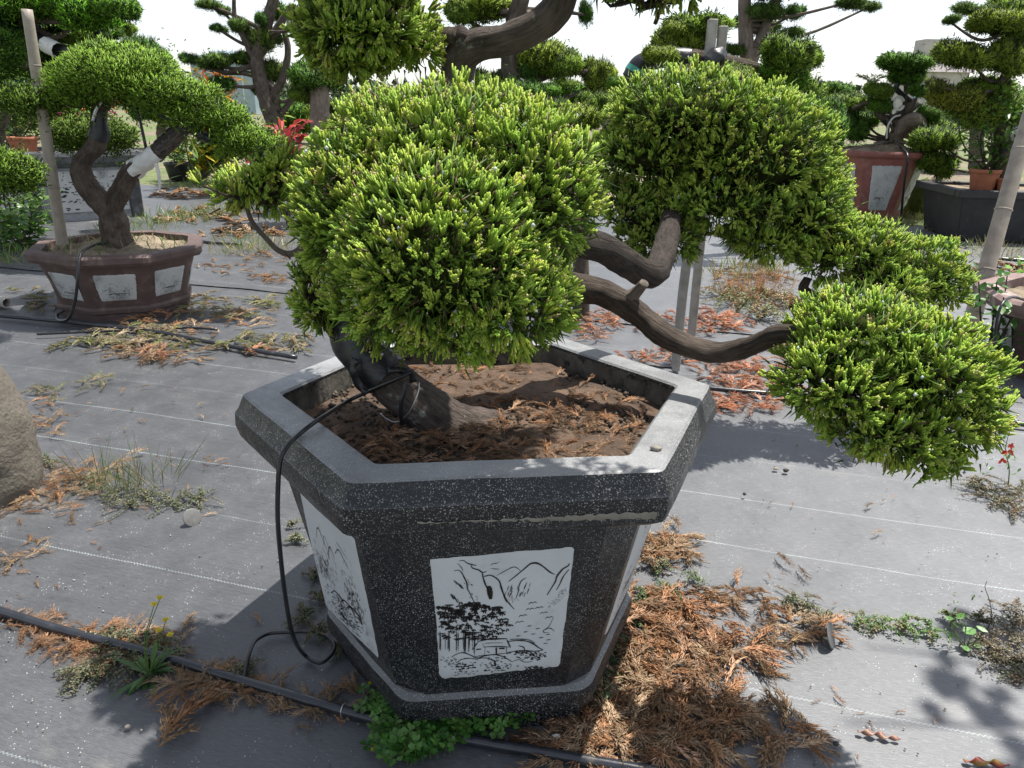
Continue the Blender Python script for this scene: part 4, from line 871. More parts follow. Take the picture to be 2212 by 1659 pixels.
o = cloud_tree('bright clipped juniper reaching in from the left edge behind the grey stone', gpt(-170, 3.9), [(-170, 520, 3.9), (-120, 420, 3.9), (-60, 390, 3.85), (0, 395, 3.8)], [.07, .06, .05, .04, .02], [(-60, 350, 60, 45, 'dome2', BRT, 0)], branch_r=.02, name='juniper_tree', group=None)
bl = [pblob(15, 365, 3.8, 62, 44), pblob(52, 380, 3.8, 35, 32), pblob(-40, 360, 3.8, 60, 42)]
p_ = link('foliage_pad', npmesh('foliage_pad', *fluffy_pad(bl, .052, 55, .023, .004, ((.05, .11, .012), (.42, .66, .06)), .35, .85, lump=1.5)), M['foliage']); rel(p_, o); p_['kind'] = 'stuff'
cloud_tree('open tall pine-like tree with bare forked limbs left of the juniper', gpt(602, 10.), [(598, 290, 10.), (578, 225, 10.), (560, 165, 10.), (556, 125, 10.), (572, 65, 10.), (592, -10, 10.), (600, -90, 10.)], [.12, .11, .10, .09, .08, .07, .06, .04],
    [(452, 6, 38, 12, 'layer0', OLV), (480, 22, 22, 10, 'layer1', OLV), (515, 55, 40, 16, 'layer2', OLV), (470, 58, 24, 10, 'layer0', GRN), (560, 85, 45, 26, 'layer1', YEL), (590, 75, 35, 18, 'layer0', OLV), (455, 132, 62, 18, 'layer2', OLV), (415, 125, 30, 12, 'layer0', GRN), (525, 120, 45, 16, 'layer0', OLV), (590, 152, 40, 24, 'layer1', YEL), (560, 40, 24, 14, 'layer2', GRN), (488, 178, 38, 16, 'layer0', GRN), (600, 20, 40, 22, 'layer0', BRT), (655, 185, 40, 16, 'layer1', YEL), (640, 60, 30, 16, 'layer2', OLV), (560, 195, 30, 10, 'layer2', DRK)], branch_r=.03,
    extra=lambda r: [rel(tube(MB(), [P(*q, 10.) for q in pp], rr, 8, 24, .1).obj('branch', M['bark_far']), r) for pp, rr in (([(560, 150), (528, 85), (508, 40), (505, -10)], [.045, .04, .03, .02]), ([(590, 270), (615, 235), (640, 205), (655, 190)], [.045, .04, .03, .015]), ([(575, 225), (610, 170), (622, 110), (612, 60)], [.06, .05, .04, .03]), ([(556, 125), (600, 60), (630, 10)], [.06, .05, .03]), ([(600, 240), (590, 190), (540, 160), (480, 158)], [.05, .04, .035, .02]))])
cloud_tree('pale grey trunked tree half hidden behind the upper left cushion', gpt(694, 8.5), [(694, 330, 8.5), (692, 250, 8.5), (690, 190, 8.5), (700, 120, 8.5)], [.12, .11, .105, .10, .08], [(690, 165, 60, 26, 'dome0', DRK), (720, 230, 40, 18, 'dome1', DRK, .6), (650, 205, 30, 14, 'dome2', OLV)], barkm='bark_pale', branch_r=.03)
cloud_tree('yellowish clipped juniper with a staked trunk behind the front cushion', gpt(1105, 5.), [(1108, 330, 5.), (1106, 200, 5.), (1104, 130, 5.), (1110, 60, 5.), (1130, -10, 5.), (1140, -80, 5.)], [.08, .07, .065, .06, .055, .05, .03],
    [(1050, 16, 80, 26, 'dome0', YEL), (1000, 30, 40, 20, 'dome1', OLV), (1085, 95, 45, 20, 'dome1', OLV), (1160, 118, 60, 30, 'dome2', YEL), (1215, 138, 50, 30, 'dome0', OLV), (1300, 162, 42, 32, 'dome1', YEL), (1062, 185, 50, 30, 'dome0', OLV), (1010, 180, 35, 20, 'dome2', OLV), (1130, 195, 45, 26, 'dome2', DRK), (1265, 22, 20, 26, 'layer0', GRN, .3), (1040, 75, 30, 16, 'dome2', YEL), (1140, 150, 25, 18, 'layer1', GRN)], branch_r=.018,
    extra=lambda r: [rel(tube(MB(), [P(*q, 5.02) for q in pp], rr, 8, 24, .1).obj('branch', M[m_]), r) for pp, rr, m_ in (([(1104, 150), (1080, 160), (1070, 175)], [.03, .025, .02], 'black_wrap'), ([(1125, 70), (1160, 35), (1200, -5)], [.05, .045, .04], 'black_wrap'), ([(1160, 35), (1110, 25), (1080, 25)], [.03, .02, .015], 'deadwood'), ([(1104, 150), (1150, 165), (1200, 158), (1270, 155)], [.03, .025, .02, .015], 'bark_far'))])
cloud_tree('fresh green flat-topped cloud pine in the gap between the two main cushions', gpt(1215, 9.), [(1215, 330, 9.), (1210, 240, 9.), (1215, 215, 9.)], [.1, .09, .08, .05], [(1180, 196, 42, 18, 'dome0', GRN), (1250, 200, 58, 18, 'dome1', GRN), (1230, 185, 30, 14, 'dome2', OLV), (1150, 215, 40, 20, 'dome1', DRK), (1290, 215, 40, 24, 'dome2', OLV)], branch_r=.03)
cloud_tree('low yellow-green clipped juniper in the gap between the two main cushions', gpt(1255, 4.3), [(1255, 420, 4.3), (1250, 330, 4.3), (1245, 280, 4.3)], [.05, .045, .04, .02], [(1240, 248, 58, 26, 'dome2', YEL), (1235, 300, 45, 22, 'dome0', YEL), (1290, 225, 45, 24, 'dome1', OLV), (1200, 240, 40, 24, 'dome0', DRK, .3)], branch_r=.015)
t8 = cloud_tree('clipped juniper on a black wrapped limb tied to two grey stakes', gpt(1180, 3.5), [(1200, 520, 3.5), (1270, 380, 3.5), (1345, 240, 3.5), (1362, 175, 3.5), (1385, 140, 3.5), (1430, 125, 3.5), (1500, 125, 3.5), (1560, 134, 3.5), (1625, 145, 3.5), (1700, 160, 3.5)], [.06, .055, .05, .045, .040, .038, .035, .032, .03, .022, .012],
    [(1478, 92, 66, 36, 'dome0', YEL), (1515, 55, 80, 24, 'dome1', OLV), (1460, 62, 30, 16, 'dome2', YEL), (1425, 118, 40, 18, 'dome2', YEL), (1705, 118, 66, 32, 'dome1', OLV), (1750, 125, 30, 24, 'dome0', OLV), (1690, 158, 55, 24, 'dome2', GRN), (1580, 165, 60, 22, 'dome0', YEL), (1530, 165, 45, 18, 'dome1', OLV), (1655, 185, 45, 28, 'dome0', OLV), (1330, 180, 20, 14, 'dome2', GRN)], branch_r=.014,
    extra=lambda r: (rel(tube(MB(), [P(1364, 172, 3.5), P(1385, 140, 3.5), P(1430, 125, 3.5), P(1490, 125, 3.5)], [.047, .044, .042, .038], 14, 40, .05, caps=False).obj('black_tape', M['black_wrap']), r), rel(tube(MB(), [P(1370, 160, 3.495), P(1377, 149, 3.495)], [.0485, .0475], 14, 6, caps=False).obj('green_tape', simple('green_tape', (.05, .28, .22), .45)), r), rel(tube(MB(), [P(1528, 138, 3.38), P(1545, 126, 3.4), P(1560, 112, 3.42)], [.035, .045, .03], 12, 12, .25).obj('tied_rubber', M['black_wrap']), r)))
cloud_tree('tall tree with two grey stems and open layers above the right cushion', gpt(1615, 6.5), [(1616, 330, 6.5), (1616, 150, 6.5), (1612, 80, 6.5), (1608, 0, 6.5), (1604, -60, 6.5), (1600, -140, 6.5)], [.07, .065, .06, .055, .05, .045, .03],
    [(1665, 18, 55, 18, 'layer0', OLV), (1640, 55, 55, 18, 'layer1', OLV), (1700, 72, 40, 14, 'layer2', OLV), (1592, 45, 22, 13, 'layer2', GRN), (1590, 104, 40, 13, 'layer0', OLV), (1715, 25, 30, 16, 'layer1', GRN), (1830, 3, 55, 8, 'layer2', OLV), (1885, 10, 40, 8, 'layer0', OLV), (1660, -40, 90, 30, 'layer1', OLV)], barkm='bark_pale', branch_r=.018,
    extra=lambda r: rel(tube(MB(), [P(1612, 165, 6.5), P(1632, 110, 6.5), P(1655, 55, 6.5), P(1685, -20, 6.5)], [.05, .045, .04, .03], 10, 30, .1).obj('second_stem', M['bark_pale']), r))
cloud_tree('dark green clipped tree just right of the upper right cushion', gpt(1770, 7.), [(1770, 400, 7.), (1765, 300, 7.), (1755, 240, 7.)], [.09, .08, .07, .05], [(1735, 195, 55, 30, 'dome0', OLV), (1720, 250, 60, 40, 'dome1', GRN), (1780, 270, 50, 36, 'dome2', DRK), (1800, 235, 30, 24, 'dome0', DRK), (1760, 320, 60, 34, 'dome1', DRK), (1700, 175, 40, 24, 'layer0', OLV)], branch_r=.025)
cloud_tree('small flat-topped clipped tree far off between the right trees', gpt(1805, 12.), [(1806, 330, 12.), (1805, 215, 12.)], [.1, .09, .05], [(1805, 190, 42, 13, 'dome1', GRN), (1790, 215, 30, 14, 'dome0', DRK)], branch_r=.03)
def curl(r):
    Yc = 8.95; z0 = np.array([0, 0, 0])
    rel(tube(MB(), [P(1932, 318, Yc), P(1934, 300, Yc), P(1944, 279, Yc-.05), P(1960, 264, Yc-.1), P(1974, 259, Yc-.15), P(1986, 266, Yc-.1), P(1983, 281, Yc), P(1966, 287, Yc+.1), P(1950, 280, Yc+.15), P(1944, 262, Yc+.12), P(1952, 242, Yc+.05), P(1968, 228, Yc), P(1980, 220, Yc)], [.10, .085, .08, .085, .085, .08, .075, .07, .07, .075, .075, .07, .05], 14, 110, .08).obj('curled_trunk', M['bark_pale']), r)
    for pp, rr, m_ in (([(1975, 224), (1950, 205), (1936, 192), (1940, 180)], .03, 'black_wrap'), ([(1975, 224), (1995, 232), (2015, 240)], .035, 'black_wrap'), ([(1950, 245), (1925, 255), (1905, 252), (1893, 240), (1893, 215)], .035, 'bark_far'), ([(1893, 215), (1870, 222), (1840, 235)], .02, 'bark_far'), ([(1925, 318), (1915, 300), (1918, 275), (1905, 258)], .02, 'black_wrap'), ([(1930, 305), (1890, 310)], .02, 'deadwood')):
        rel(tube(MB(), [P(*q, Yc-.02) for q in pp], rr, 8, 24, .08).obj('branch', M[m_]), r)
    for cx, cy, rr in ((1942, 223, 15), (1940, 224, 13)):
        rel(tube(MB(), [P(cx+rr*.75*math.cos(a), cy+rr*math.sin(a), Yc-.12) for a in np.linspace(.3, 6.0, 18)], .010, 6, 40).obj('white_wire', M['white_wrap']), r)
    rel(tube(MB(), [P(1915, 300, Yc-.1), P(1918, 272, Yc-.1), P(1930, 254, Yc-.1), P(1945, 249, Yc-.1)], .011, 6, 24).obj('white_wire', M['white_wrap']), r)
    for q in ((1822, 326), (1944, 338), (2028, 338)): rel(tube(MB(), [P(1937, 303, Yc-.05), P(*q, Yc-.4)], .009, 5, 6).obj('anchor_cord', M['deadwood']), r)
cloud_tree('cloud juniper with a curled bare trunk in the tall red planter', P(1932, 322, 8.95), [(1933, 312, 8.95), (1934, 300, 8.95)], [.11, .1, .085],
    [(1962, 133, 58, 20, 'dome0', DRK), (1957, 165, 46, 17, 'dome1', GRN), (1897, 194, 34, 16, 'dome2', OLV), (1828, 222, 46, 20, 'dome0', OLV), (1835, 274, 48, 24, 'dome1', DRK), (1900, 226, 28, 15, 'dome2', GRN), (2020, 274, 48, 22, 'dome0', OLV), (1870, 260, 32, 18, 'dome0', GRN), (1985, 195, 28, 12, 'dome1', GRN), (2005, 245, 30, 16, 'dome2', DRK)], branch_r=.02, name='juniper_tree', extra=curl)
bxs = B_.location
def rtree(r):
    rel(tube(MB(), [P(2180, 300, 7.6), P(2190, 285, 7.55), P(2200, 275, 7.5)], [.07, .065, .05], 10, 14, .1).obj('silver_wrap', M['white_wrap']), r)
    rel(tube(MB(), [P(2176, 320, 7.62), P(2174, 306, 7.62)], [.135, .125], 12, 6, caps=False).obj('black_tape', M['black_wrap']), r)
cloud_tree('bronze-green clipped juniper leaning over the long black planter box', P(2168, 402, 7.7), [(2168, 385, 7.7), (2172, 330, 7.65), (2170, 285, 7.6), (2158, 240, 7.6), (2160, 190, 7.6), (2185, 140, 7.6), (2190, 60, 7.6)], [.14, .13, .12, .09, .06, .055, .05, .03],
    [(2095, 120, 66, 28, 'dome0', YEL), (2175, 125, 55, 32, 'dome1', YEL), (2062, 210, 58, 28, 'dome2', BRN), (2140, 190, 60, 26, 'dome0', OLV), (2120, 235, 60, 24, 'dome1', YEL), (2180, 230, 50, 30, 'dome2', OLV), (2150, 45, 66, 26, 'dome2', YEL), (2200, 20, 60, 30, 'dome0', OLV), (2090, 18, 50, 12, 'layer1', OLV), (2050, 42, 30, 10, 'layer2', OLV), (2200, 80, 40, 26, 'dome1', OLV), (2030, 180, 30, 14, 'layer0', BRN), (2030, 300, 60, 26, 'dome0', OLV, .9), (2020, 350, 50, 24, 'dome1', OLV, .9)], branch_r=.02, extra=rtree)
# mossy stump by the red planter
M['moss'] = simple('mossy_wood', (.06, .075, .018), .9, .5, 12, .6, 30, .2, dirt=((.16, .13, .09), 6, .55))
st = thing('tree_stump', 'mossy leaning stump beside the tall red planter', 'stump', tuple(G(1972, 468)))
sy = G(1972, 468)[1]
rel(tube(MB(), [G(1972, 470, -.02), P(1982, 435, sy), P(1994, 408, sy), P(2010, 392, sy)], [.15, .13, .12, .06], 14, 26, .2, 6).obj('stem', M['moss']), st)
rel(tube(MB(), [P(1994, 412, sy), P(2015, 395, sy), P(2040, 372, sy)], [.07, .05, .04], 10, 14, .15, 8).obj('limb', M['bark_pale']), st)
# pots with leafy plants
tpot = P(2121, 405, 7.62); tpot[2] = bz-.03; tr_ = 30*mpp(tpot); round_pot('terracotta_pot', tpot, tr_, .20, M['terracotta'], 'terracotta pot holding a leafy shrub on the long black planter box')
tpot2 = P(2172, 402, 7.5); tpot2[2] = bz-.03; round_pot('terracotta_pot', tpot2, .085, .12, M['terracotta'], 'small terracotta pot tucked beside the trunk on the black planter box')
def pot_at(x, y, w_, h, m, label, **k): p = G(x, y); s = mpp(p); return round_pot('plastic_pot', p, w_*s/2, h*s, M[m], label, **k), p
pot_at(391, 388, 60, 36, 'black_plastic', 'black plastic nursery pot left of the pair behind the octagonal planter')
pot_at(436, 380, 46, 34, 'black_plastic', 'smaller black plastic nursery pot right of the pair behind the octagonal planter')
q = P(55, 333, 7.5); round_pot('terracotta_pot', q, .13, .16, M['terracotta'], 'terracotta pot on the rim of the grey granite trough')

# ---------------------------------------------------------------- leafy plants
def leaves(base, d, up, L, w_, bend, c0, c1):
    n = len(base); d = nrm_(d); s = nrm_(np.cross(d, up)+1e-6); nn = np.cross(s, d); L = L[:, None]; w_ = w_[:, None]; V = np.empty((n, 8, 3)); C = np.empty((n, 8, 3)); bend = np.asarray(bend).reshape(-1, 1)
    def c(t): return base+d*L*t-np.array([0, 0, 1.])*L*bend*t*t
    V[:, 0] = c(0); V[:, 7] = c(1.)
    for i, (t, k) in enumerate(((.25, .8), (.6, 1.))):
        m = c(t)-nn*w_*.12; V[:, 1+i*3] = c(t)+s*w_*k*.5; V[:, 2+i*3] = m; V[:, 3+i*3] = c(t)-s*w_*k*.5
    for i, t in enumerate((0, .25, .25, .25, .6, .6, .6, 1)): C[:, i] = c0*(1-t)+c1*t
    f = np.array([(0, 2, 1), (0, 3, 2), (1, 2, 5), (1, 5, 4), (2, 3, 6), (2, 6, 5), (4, 5, 7), (5, 6, 7)])
    return V.reshape(-1, 3), (f[None]+np.arange(n)[:, None, None]*8).reshape(-1, 3), C.reshape(-1, 3)
def stems_of(mb, base, tips, r): 
    for t in tips: tube(mb, [base+R.normal(0, .004, 3)*[1, 1, 0], base*.4+t*.6+R.normal(0, .05, 3)*np.linalg.norm(t-base), t], [r, r*.8, r*.5], 5, 8, caps=False)
GR = lambda *c: np.array(c)
def shrub(label, base, h, rad, n, L, w_, cols, cat='shrub', name='shrub', nst=7, group=None, flat=.4, bend=.25, low=.15, stem='bark_far'):
    """woody or leafy plant: stems and leaves spread round them"""
    base = np.asarray(base, float); root = thing(name, label, cat, tuple(base), group)
    a = R.uniform(0, 6.28, nst); rr = rad*np.sqrt(R.random(nst)); tips = base+np.stack([np.cos(a)*rr, np.sin(a)*rr, h*R.uniform(.65, 1., nst)], 1)
    mb = MB(); stems_of(mb, base, tips, max(.0025, h*.012)); so_ = rel(mb.obj('stems', M[stem]), root); so_['kind'] = 'stuff'
    k = R.integers(0, nst, n); t = R.uniform(low, 1.05, n)[:, None]; p = base*(1-t)+tips[k]*t+R.normal(0, rad*.16, (n, 3)); p[:, 2] = np.maximum(p[:, 2], base[2]+.01)
    out = p-base; out[:, 2] = 0; d = nrm_(nrm_(out)+R.normal(0, .55, (n, 3))+np.array([0, 0, flat]))
    c = np.array([cols[i] for i in R.integers(0, len(cols), n)])*R.uniform(.7, 1.25, (n, 1))
    V, F_, C = leaves(p, d, np.tile([0, 0, 1.], (n, 1))+R.normal(0, .2, (n, 3)), L*R.uniform(.6, 1.2, n), w_*R.uniform(.7, 1.2, n), np.full(n, bend), c*.75, c*1.1)
    o = link('leaves', npmesh('leaves', V, F_, C), M['leaf']); rel(o, root); o['kind'] = 'stuff'; return root
GREEN = [GR(.06, .13, .02), GR(.10, .19, .03), GR(.14, .24, .05)]
def bs(x, y, Y, z=None): q = P(x, y, Y); q[2] = q[2] if z is None else z; return q
shrub('leafy green shrub growing in the terracotta pot on the black planter box', tpot+np.array([0, 0, .18]), .75, .36, 900, .09, .028, [GR(.06, .15, .02), GR(.12, .24, .03), GR(.17, .30, .06)], nst=9)
shrub('orange and bronze croton bush behind the octagonal planter', gpt(492, 11.5), 1.55, .36, 420, .26, .07, [GR(.55, .13, .02), GR(.6, .28, .03), GR(.35, .05, .03), GR(.25, .22, .03)], low=.6, name='croton_bush')
shrub('yellow croton bush right of the orange one', gpt(560, 10.5), 1.0, .30, 360, .2, .07, [GR(.55, .45, .03), GR(.5, .5, .06), GR(.2, .28, .03)], low=.5, name='croton_bush')
shrub('yellow and green croton behind the taped trunk', gpt(420, 11.), .95, .55, 520, .2, .07, [GR(.5, .4, .03), GR(.16, .26, .03), GR(.10, .2, .03)], low=.3, name='croton_bush')
shrub('red-leaved cordyline at the left shoulder of the juniper', gpt(622, 7.5), .98, .24, 150, .30, .05, [GR(.42, .04, .05), GR(.30, .03, .04), GR(.5, .10, .07)], low=.55, name='cordyline', flat=1., bend=.5)
shrub('dark variegated shrub in the grey granite trough', bs(40, 335, 7.8, .7), .55, .55, 800, .08, .04, [GR(.03, .07, .015), GR(.06, .12, .02), GR(.3, .32, .08)])
shrub('mixed flowering bedding plants on the grey granite trough', bs(185, 330, 8.1, .68), .62, .42, 520, .08, .04, [GR(.06, .12, .02), GR(.10, .17, .03), GR(.55, .35, .02), GR(.6, .18, .03), GR(.5, .03, .22)])
shrub('green leafy plant in the left black nursery pot', G(391, 388)+np.array([0, 0, .22]), .45, .26, 260, .1, .045, GREEN)
shrub('young leafy plant in the right black nursery pot', G(436, 380)+np.array([0, 0, .2]), .6, .24, 180, .12, .05, GREEN+[GR(.4, .35, .03)])
shrub('broad-leaved weeds by the left edge in front of the granite trough', G(45, 535), .42, .42, 520, .09, .05, [GR(.06, .15, .025), GR(.11, .22, .04), GR(.17, .28, .08)], cat='weed', name='weed_clump')
shrub('tall pale weed stalk by the left edge in front of the granite trough', G(30, 505), .62, .12, 40, .12, .06, [GR(.2, .3, .12), GR(.13, .22, .06)], cat='weed', name='weed_clump', nst=3)
shrub('weeds growing between the bamboo pole and the pink planter at the right edge', G(2125, 800), .46, .16, 150, .06, .032, [GR(.06, .17, .03), GR(.1, .24, .05)], cat='weed', name='weed_clump', nst=6)
shrub('bright weeds behind the pink planter at the right edge', G(2195, 640), .22, .2, 140, .08, .045, [GR(.15, .34, .05), GR(.2, .4, .07)], cat='weed', name='weed_clump')
for k in range(9):
    x, Y = (30, 150, 350, 640, 760, 1030, 1330, 1600, 2110)[k], R.uniform(15, 24)
    cloud_tree('distant clipped nursery tree on the skyline '+('at the far left edge', 'above the granite trough', 'left of the orange croton', 'right of the red cordyline', 'behind the upper left cushion', 'behind the staked yellowish juniper', 'left of the two grey stakes', 'below the tall two-stemmed tree', 'behind the bronze-green juniper')[k], gpt(x, Y), [(x, 280, Y), (x+R.uniform(-8, 8), 225, Y)], [.16, .13, .08], [(x+R.uniform(-45, 45), R.uniform(205, 262), R.uniform(35, 60), R.uniform(16, 26), random.choice(('dome0', 'dome1', 'dome2')), random.choice((DRK, OLV, GRN))) for _ in range(4)], branch_r=.05, group='distant nursery trees')
# far wood, house, greenhouse, palm
n = 9000; x = R.uniform(-130, 130, n); y = R.uniform(80, 110, n); hgt = 2.4+1.6*hashn(np.stack([x*.09, y*.05, x*0], 1), 2)
z = R.random(n)**.7*hgt; c = np.array([.055, .085, .035])*R.uniform(.6, 1.5, (n, 1)); d = nrm_(R.normal(0, 1, (n, 3))+[0, 0, .8])
o = link('far_hedge', npmesh('far_hedge', *blades(np.stack([x, y, z], 1), d, R.uniform(.5, 1.2, n), np.full(n, .42), np.zeros((n, 3)), c*.7, c)), M['foliage']); tag(o, 'low dark line of far-off trees along the horizon', 'trees', kind='stuff')
M['render_wall'] = simple('house_wall', (.48, .45, .42), .8, .1, 2, .1, 10); M['roof'] = simple('house_roof', (.22, .2, .2), .8, .15, 3, .2, 12); M['glass'] = simple('far_glass', (.28, .36, .40), .15, .1, 2, 0, 10, .6)
def house(label, x, Y, w_, h, roof_h, name='house', glass=False):
    b = gpt(x, Y); root = thing(name, label, 'building', tuple(b)); mb = MB(); box(mb, (0, 0, h/2), w_, w_*.7, h); wl = link('wall', mb.mesh('wall', False), M['render_wall' if not glass else 'glass'], root)
    mb = MB(); a, d = w_*.58, w_*.42; mb.add([(-a, -d, h), (a, -d, h), (a, d, h), (-a, d, h), (-a*.3, 0, h+roof_h), (a*.3, 0, h+roof_h)], [(0, 1, 5, 4), (1, 2, 5), (2, 3, 4, 5), (3, 0, 4), (3, 2, 1, 0)]); link('roof', mb.mesh('roof', False), M['roof' if not glass else 'glass'], root)
    for i in range(4):
        mb = MB(); xx = (i-1.5)*w_*.22; box(mb, (xx, -w_*.355, h*.62), w_*(.12 if not glass else .02), .06, h*(.3 if not glass else .7)); fo = link('window' if not glass else 'mullion', mb.mesh('window', False), M['glass' if not glass else 'white_wrap'], root)
        if not glass: mb = MB(); box(mb, (xx, -w_*.36-.03, h*.62-h*.16), w_*.15, .14, .09); sl_ = link('sill', mb.mesh('sill', False), M['white_wrap'], fo)
    return root
hs_ = house('pale two-storey house far behind the curled juniper', 1985, 75., 5.4, 4.6, 1.8)
mb = MB(); box(mb, (-.3, .3, 6.2), 1.9, 1.9, 2.4); link('roof_turret', mb.mesh('roof_turret', False), M['render_wall'], hs_)
house('glass-sided building far behind the open pine-like tree', 505, 70., 5.2, 4.2, .9, 'greenhouse', True)
pb = gpt(1885, 70.); pr_ = thing('palm_tree', 'far-off feathery palm on the skyline right of centre', 'tree', tuple(pb)); ptop = P(1884, 180, 70.)
rel(tube(MB(), [pb, ptop], [.16, .12], 8, 10).obj('trunk', M['bark_far']), pr_)
n = 260; a = R.uniform(0, 6.28, n); k = R.integers(0, 12, n); aa = k*6.28/12; t = R.random(n); el = .9-.9*t+.35*np.sin(k*2.3); pp = ptop+np.stack([np.cos(aa)*t*1.3, np.sin(aa)*t*1.3, t*(1.15-.55*t)], 1)
o = link('fronds', npmesh('fronds', *blades(pp, nrm_(np.stack([np.cos(aa+R.normal(0, .6, n)), np.sin(aa+R.normal(0, .6, n)), R.normal(.2, .4, n)], 1)), R.uniform(.3, .6, n), np.full(n, .035), np.zeros((n, 3)), np.tile([.10, .13, .08], (n, 1)), np.tile([.17, .2, .13], (n, 1)))), M['foliage']); rel(o, pr_); o['kind'] = 'stuff'
# ================================================================ litter, weeds and small things on the mat
FROND = []
def make_frond(seed, L=.06):
    """dry sprig: a stem with long stringy cords fanning forward from it"""
    r = np.random.default_rng(seed); b, d, ln = [], [], []; n = 15
    s = np.linspace(0, 1, n); curve = r.uniform(-1., 1.); ax = np.stack([s*L, curve*L*s*s*.4, .003+.010*np.sin(s*2.6)*r.uniform(.2, 1)], 1); tg = nrm_(np.gradient(ax, axis=0))
    for i in range(1, n): b.append(ax[i-1]); d.append(tg[i]); ln.append(L/n*1.7)
    for i in range(1, n):
        for sd in (-1, 1):
            for _ in range(2 if r.random() < .75 else 1):
                dv = tg[i]+np.array([-tg[i][1], tg[i][0], 0])*sd*r.uniform(.05, .55)+np.array([0, 0, r.uniform(-.05, .3)]); dv /= np.linalg.norm(dv); k = r.uniform(.018, .042)
                h = k*.55; b.append(ax[i]); d.append(dv); ln.append(h*1.15); e = dv+np.array([-dv[1], dv[0], 0])*r.normal(0, .35)+np.array([0, 0, r.uniform(-.45, .1)]); b.append(ax[i]+dv*h); d.append(e/np.linalg.norm(e)); ln.append(k-h)
    return np.array(b), np.array(d), np.array(ln)
FROND = [make_frond(100+i) for i in range(10)]
PAL = {'orange': [GR(.46, .25, .14), GR(.38, .195, .10), GR(.54, .34, .22), GR(.32, .205, .125)], 'tan': [GR(.40, .28, .18), GR(.33, .22, .13), GR(.47, .34, .22), GR(.42, .23, .12)], 'red': [GR(.56, .26, .16), GR(.50, .22, .13), GR(.62, .36, .25)], 'olive': [GR(.30, .28, .15), GR(.36, .31, .19), GR(.24, .25, .11), GR(.42, .33, .22)], 'dark': [GR(.26, .16, .095), GR(.34, .20, .115), GR(.17, .115, .075), GR(.42, .27, .17)]}
def lay_fronds(pts, pal, size=1., tilt=.25, rad=.0011, norm=None, flat=1.):
    parts = []
    for p in pts:
        b, d, ln = FROND[R.integers(len(FROND))]; a = R.uniform(0, 6.28); s = size*R.uniform(.55, 1.25); Mz = rotz(a); t = R.normal(0, tilt); ct, st_ = math.cos(t), math.sin(t); Mx = np.array([[1, 0, 0], [0, ct, -st_], [0, st_, ct]]); A = Mz @ Mx
        keep = R.random(len(b)) < .64; bb = (b[keep]*[1, 1, flat*R.uniform(.6, 1.8)]*s) @ A.T; bb[:, 2] = np.maximum(bb[:, 2], .001)
        dd = d[keep] @ A.T; dd[:, 2] = np.maximum(dd[:, 2], -.05); c = PAL[pal][R.integers(len(PAL[pal]))]*R.uniform(.65, 1.25); k = len(bb); cc = c*R.uniform(.8, 1.2, (k, 1))
        parts.append(blades(p+bb, dd, ln[keep]*s, np.full(k, rad*s*.98), R.normal(0, .2, (k, 3))*[1, 1, .3], cc*.8, cc*1.1))
    return merge(parts)
def ell(x, y, rx, ry, n, z=.0, pw=.5, hump=.0):
    out = []
    for _ in range(n):
        a, r = R.uniform(0, 6.28), R.random()**pw; q = G(x+rx*r*math.cos(a), y+ry*r*math.sin(a), z); q[2] = z+hump*(1-r)*R.random(); out.append(q)
    return out
def litter(label, groups, name='dry_litter', parent=None):
    o = link(name, npmesh(name, *merge([lay_fronds(p, pal, s, rad=rd) for p, pal, s, rd in groups])), M['dry'])
    if parent is not None: rel(o, parent)
    return tag(o, label, None if parent else 'leaf litter', kind='stuff')
litter('heap of orange dry juniper fronds spread right of the dark planter', [
    (ell(1400, 1340, 80, 70, 60, hump=.012)+ell(1470, 1330, 120, 55, 42, hump=.01)+ell(1560, 1395, 100, 32, 28, hump=.012)+ell(1430, 1420, 120, 55, 60, hump=.012), 'orange', 1.0, .0017),
    (ell(1420, 1185, 50, 38, 45)+ell(1455, 1175, 35, 25, 18)+ell(1620, 1290, 70, 22, 22)+ell(1740, 1350, 90, 16, 20)+ell(1700, 1385, 60, 15, 16)+ell(1540, 1435, 120, 22, 26, hump=.01), 'tan', .9, .0016),
    (ell(1370, 1520, 110, 60, 60, hump=.012)+ell(1590, 1545, 60, 30, 18, hump=.012)+ell(1560, 1600, 120, 40, 34, hump=.012)+ell(1300, 1590, 140, 36, 44, hump=.012)+ell(1690, 1590, 80, 30, 24)+ell(1480, 1590, 90, 40, 40, hump=.01), 'tan', 1.05, .0017),
    (ell(1330, 1620, 160, 40, 70, hump=.01)+ell(1460, 1500, 120, 50, 50, hump=.012), 'orange', 1.0, .0016)])
soilp = []
for k in range(1300):
    x, y = R.uniform(650, 1450), R.uniform(760, 1010); q = pot_soil_pt(x, y, .004); lq = np.array(pot.mw.inverted() @ Vector(q))
    ang = (math.atan2(lq[1], lq[0])-PY) % (math.pi/3)-math.pi/6; rr = math.hypot(lq[0], lq[1])*math.cos(ang)/math.cos(math.pi/6)
    if rr < .385: soilp.append((q, x, y))
dens = [(q, .30+.7*(x > 1000 or y > 930 or y < 850)) for q, x, y in soilp]
litter('dry brown juniper fronds lying on the soil of the dark planter', [([q for q, w_ in dens if R.random() < w_*.42], 'dark', .6, .0014), ([q for q, w_ in dens if R.random() < w_*.14], 'orange', .6, .0014)], 'frond_litter', pot.root)
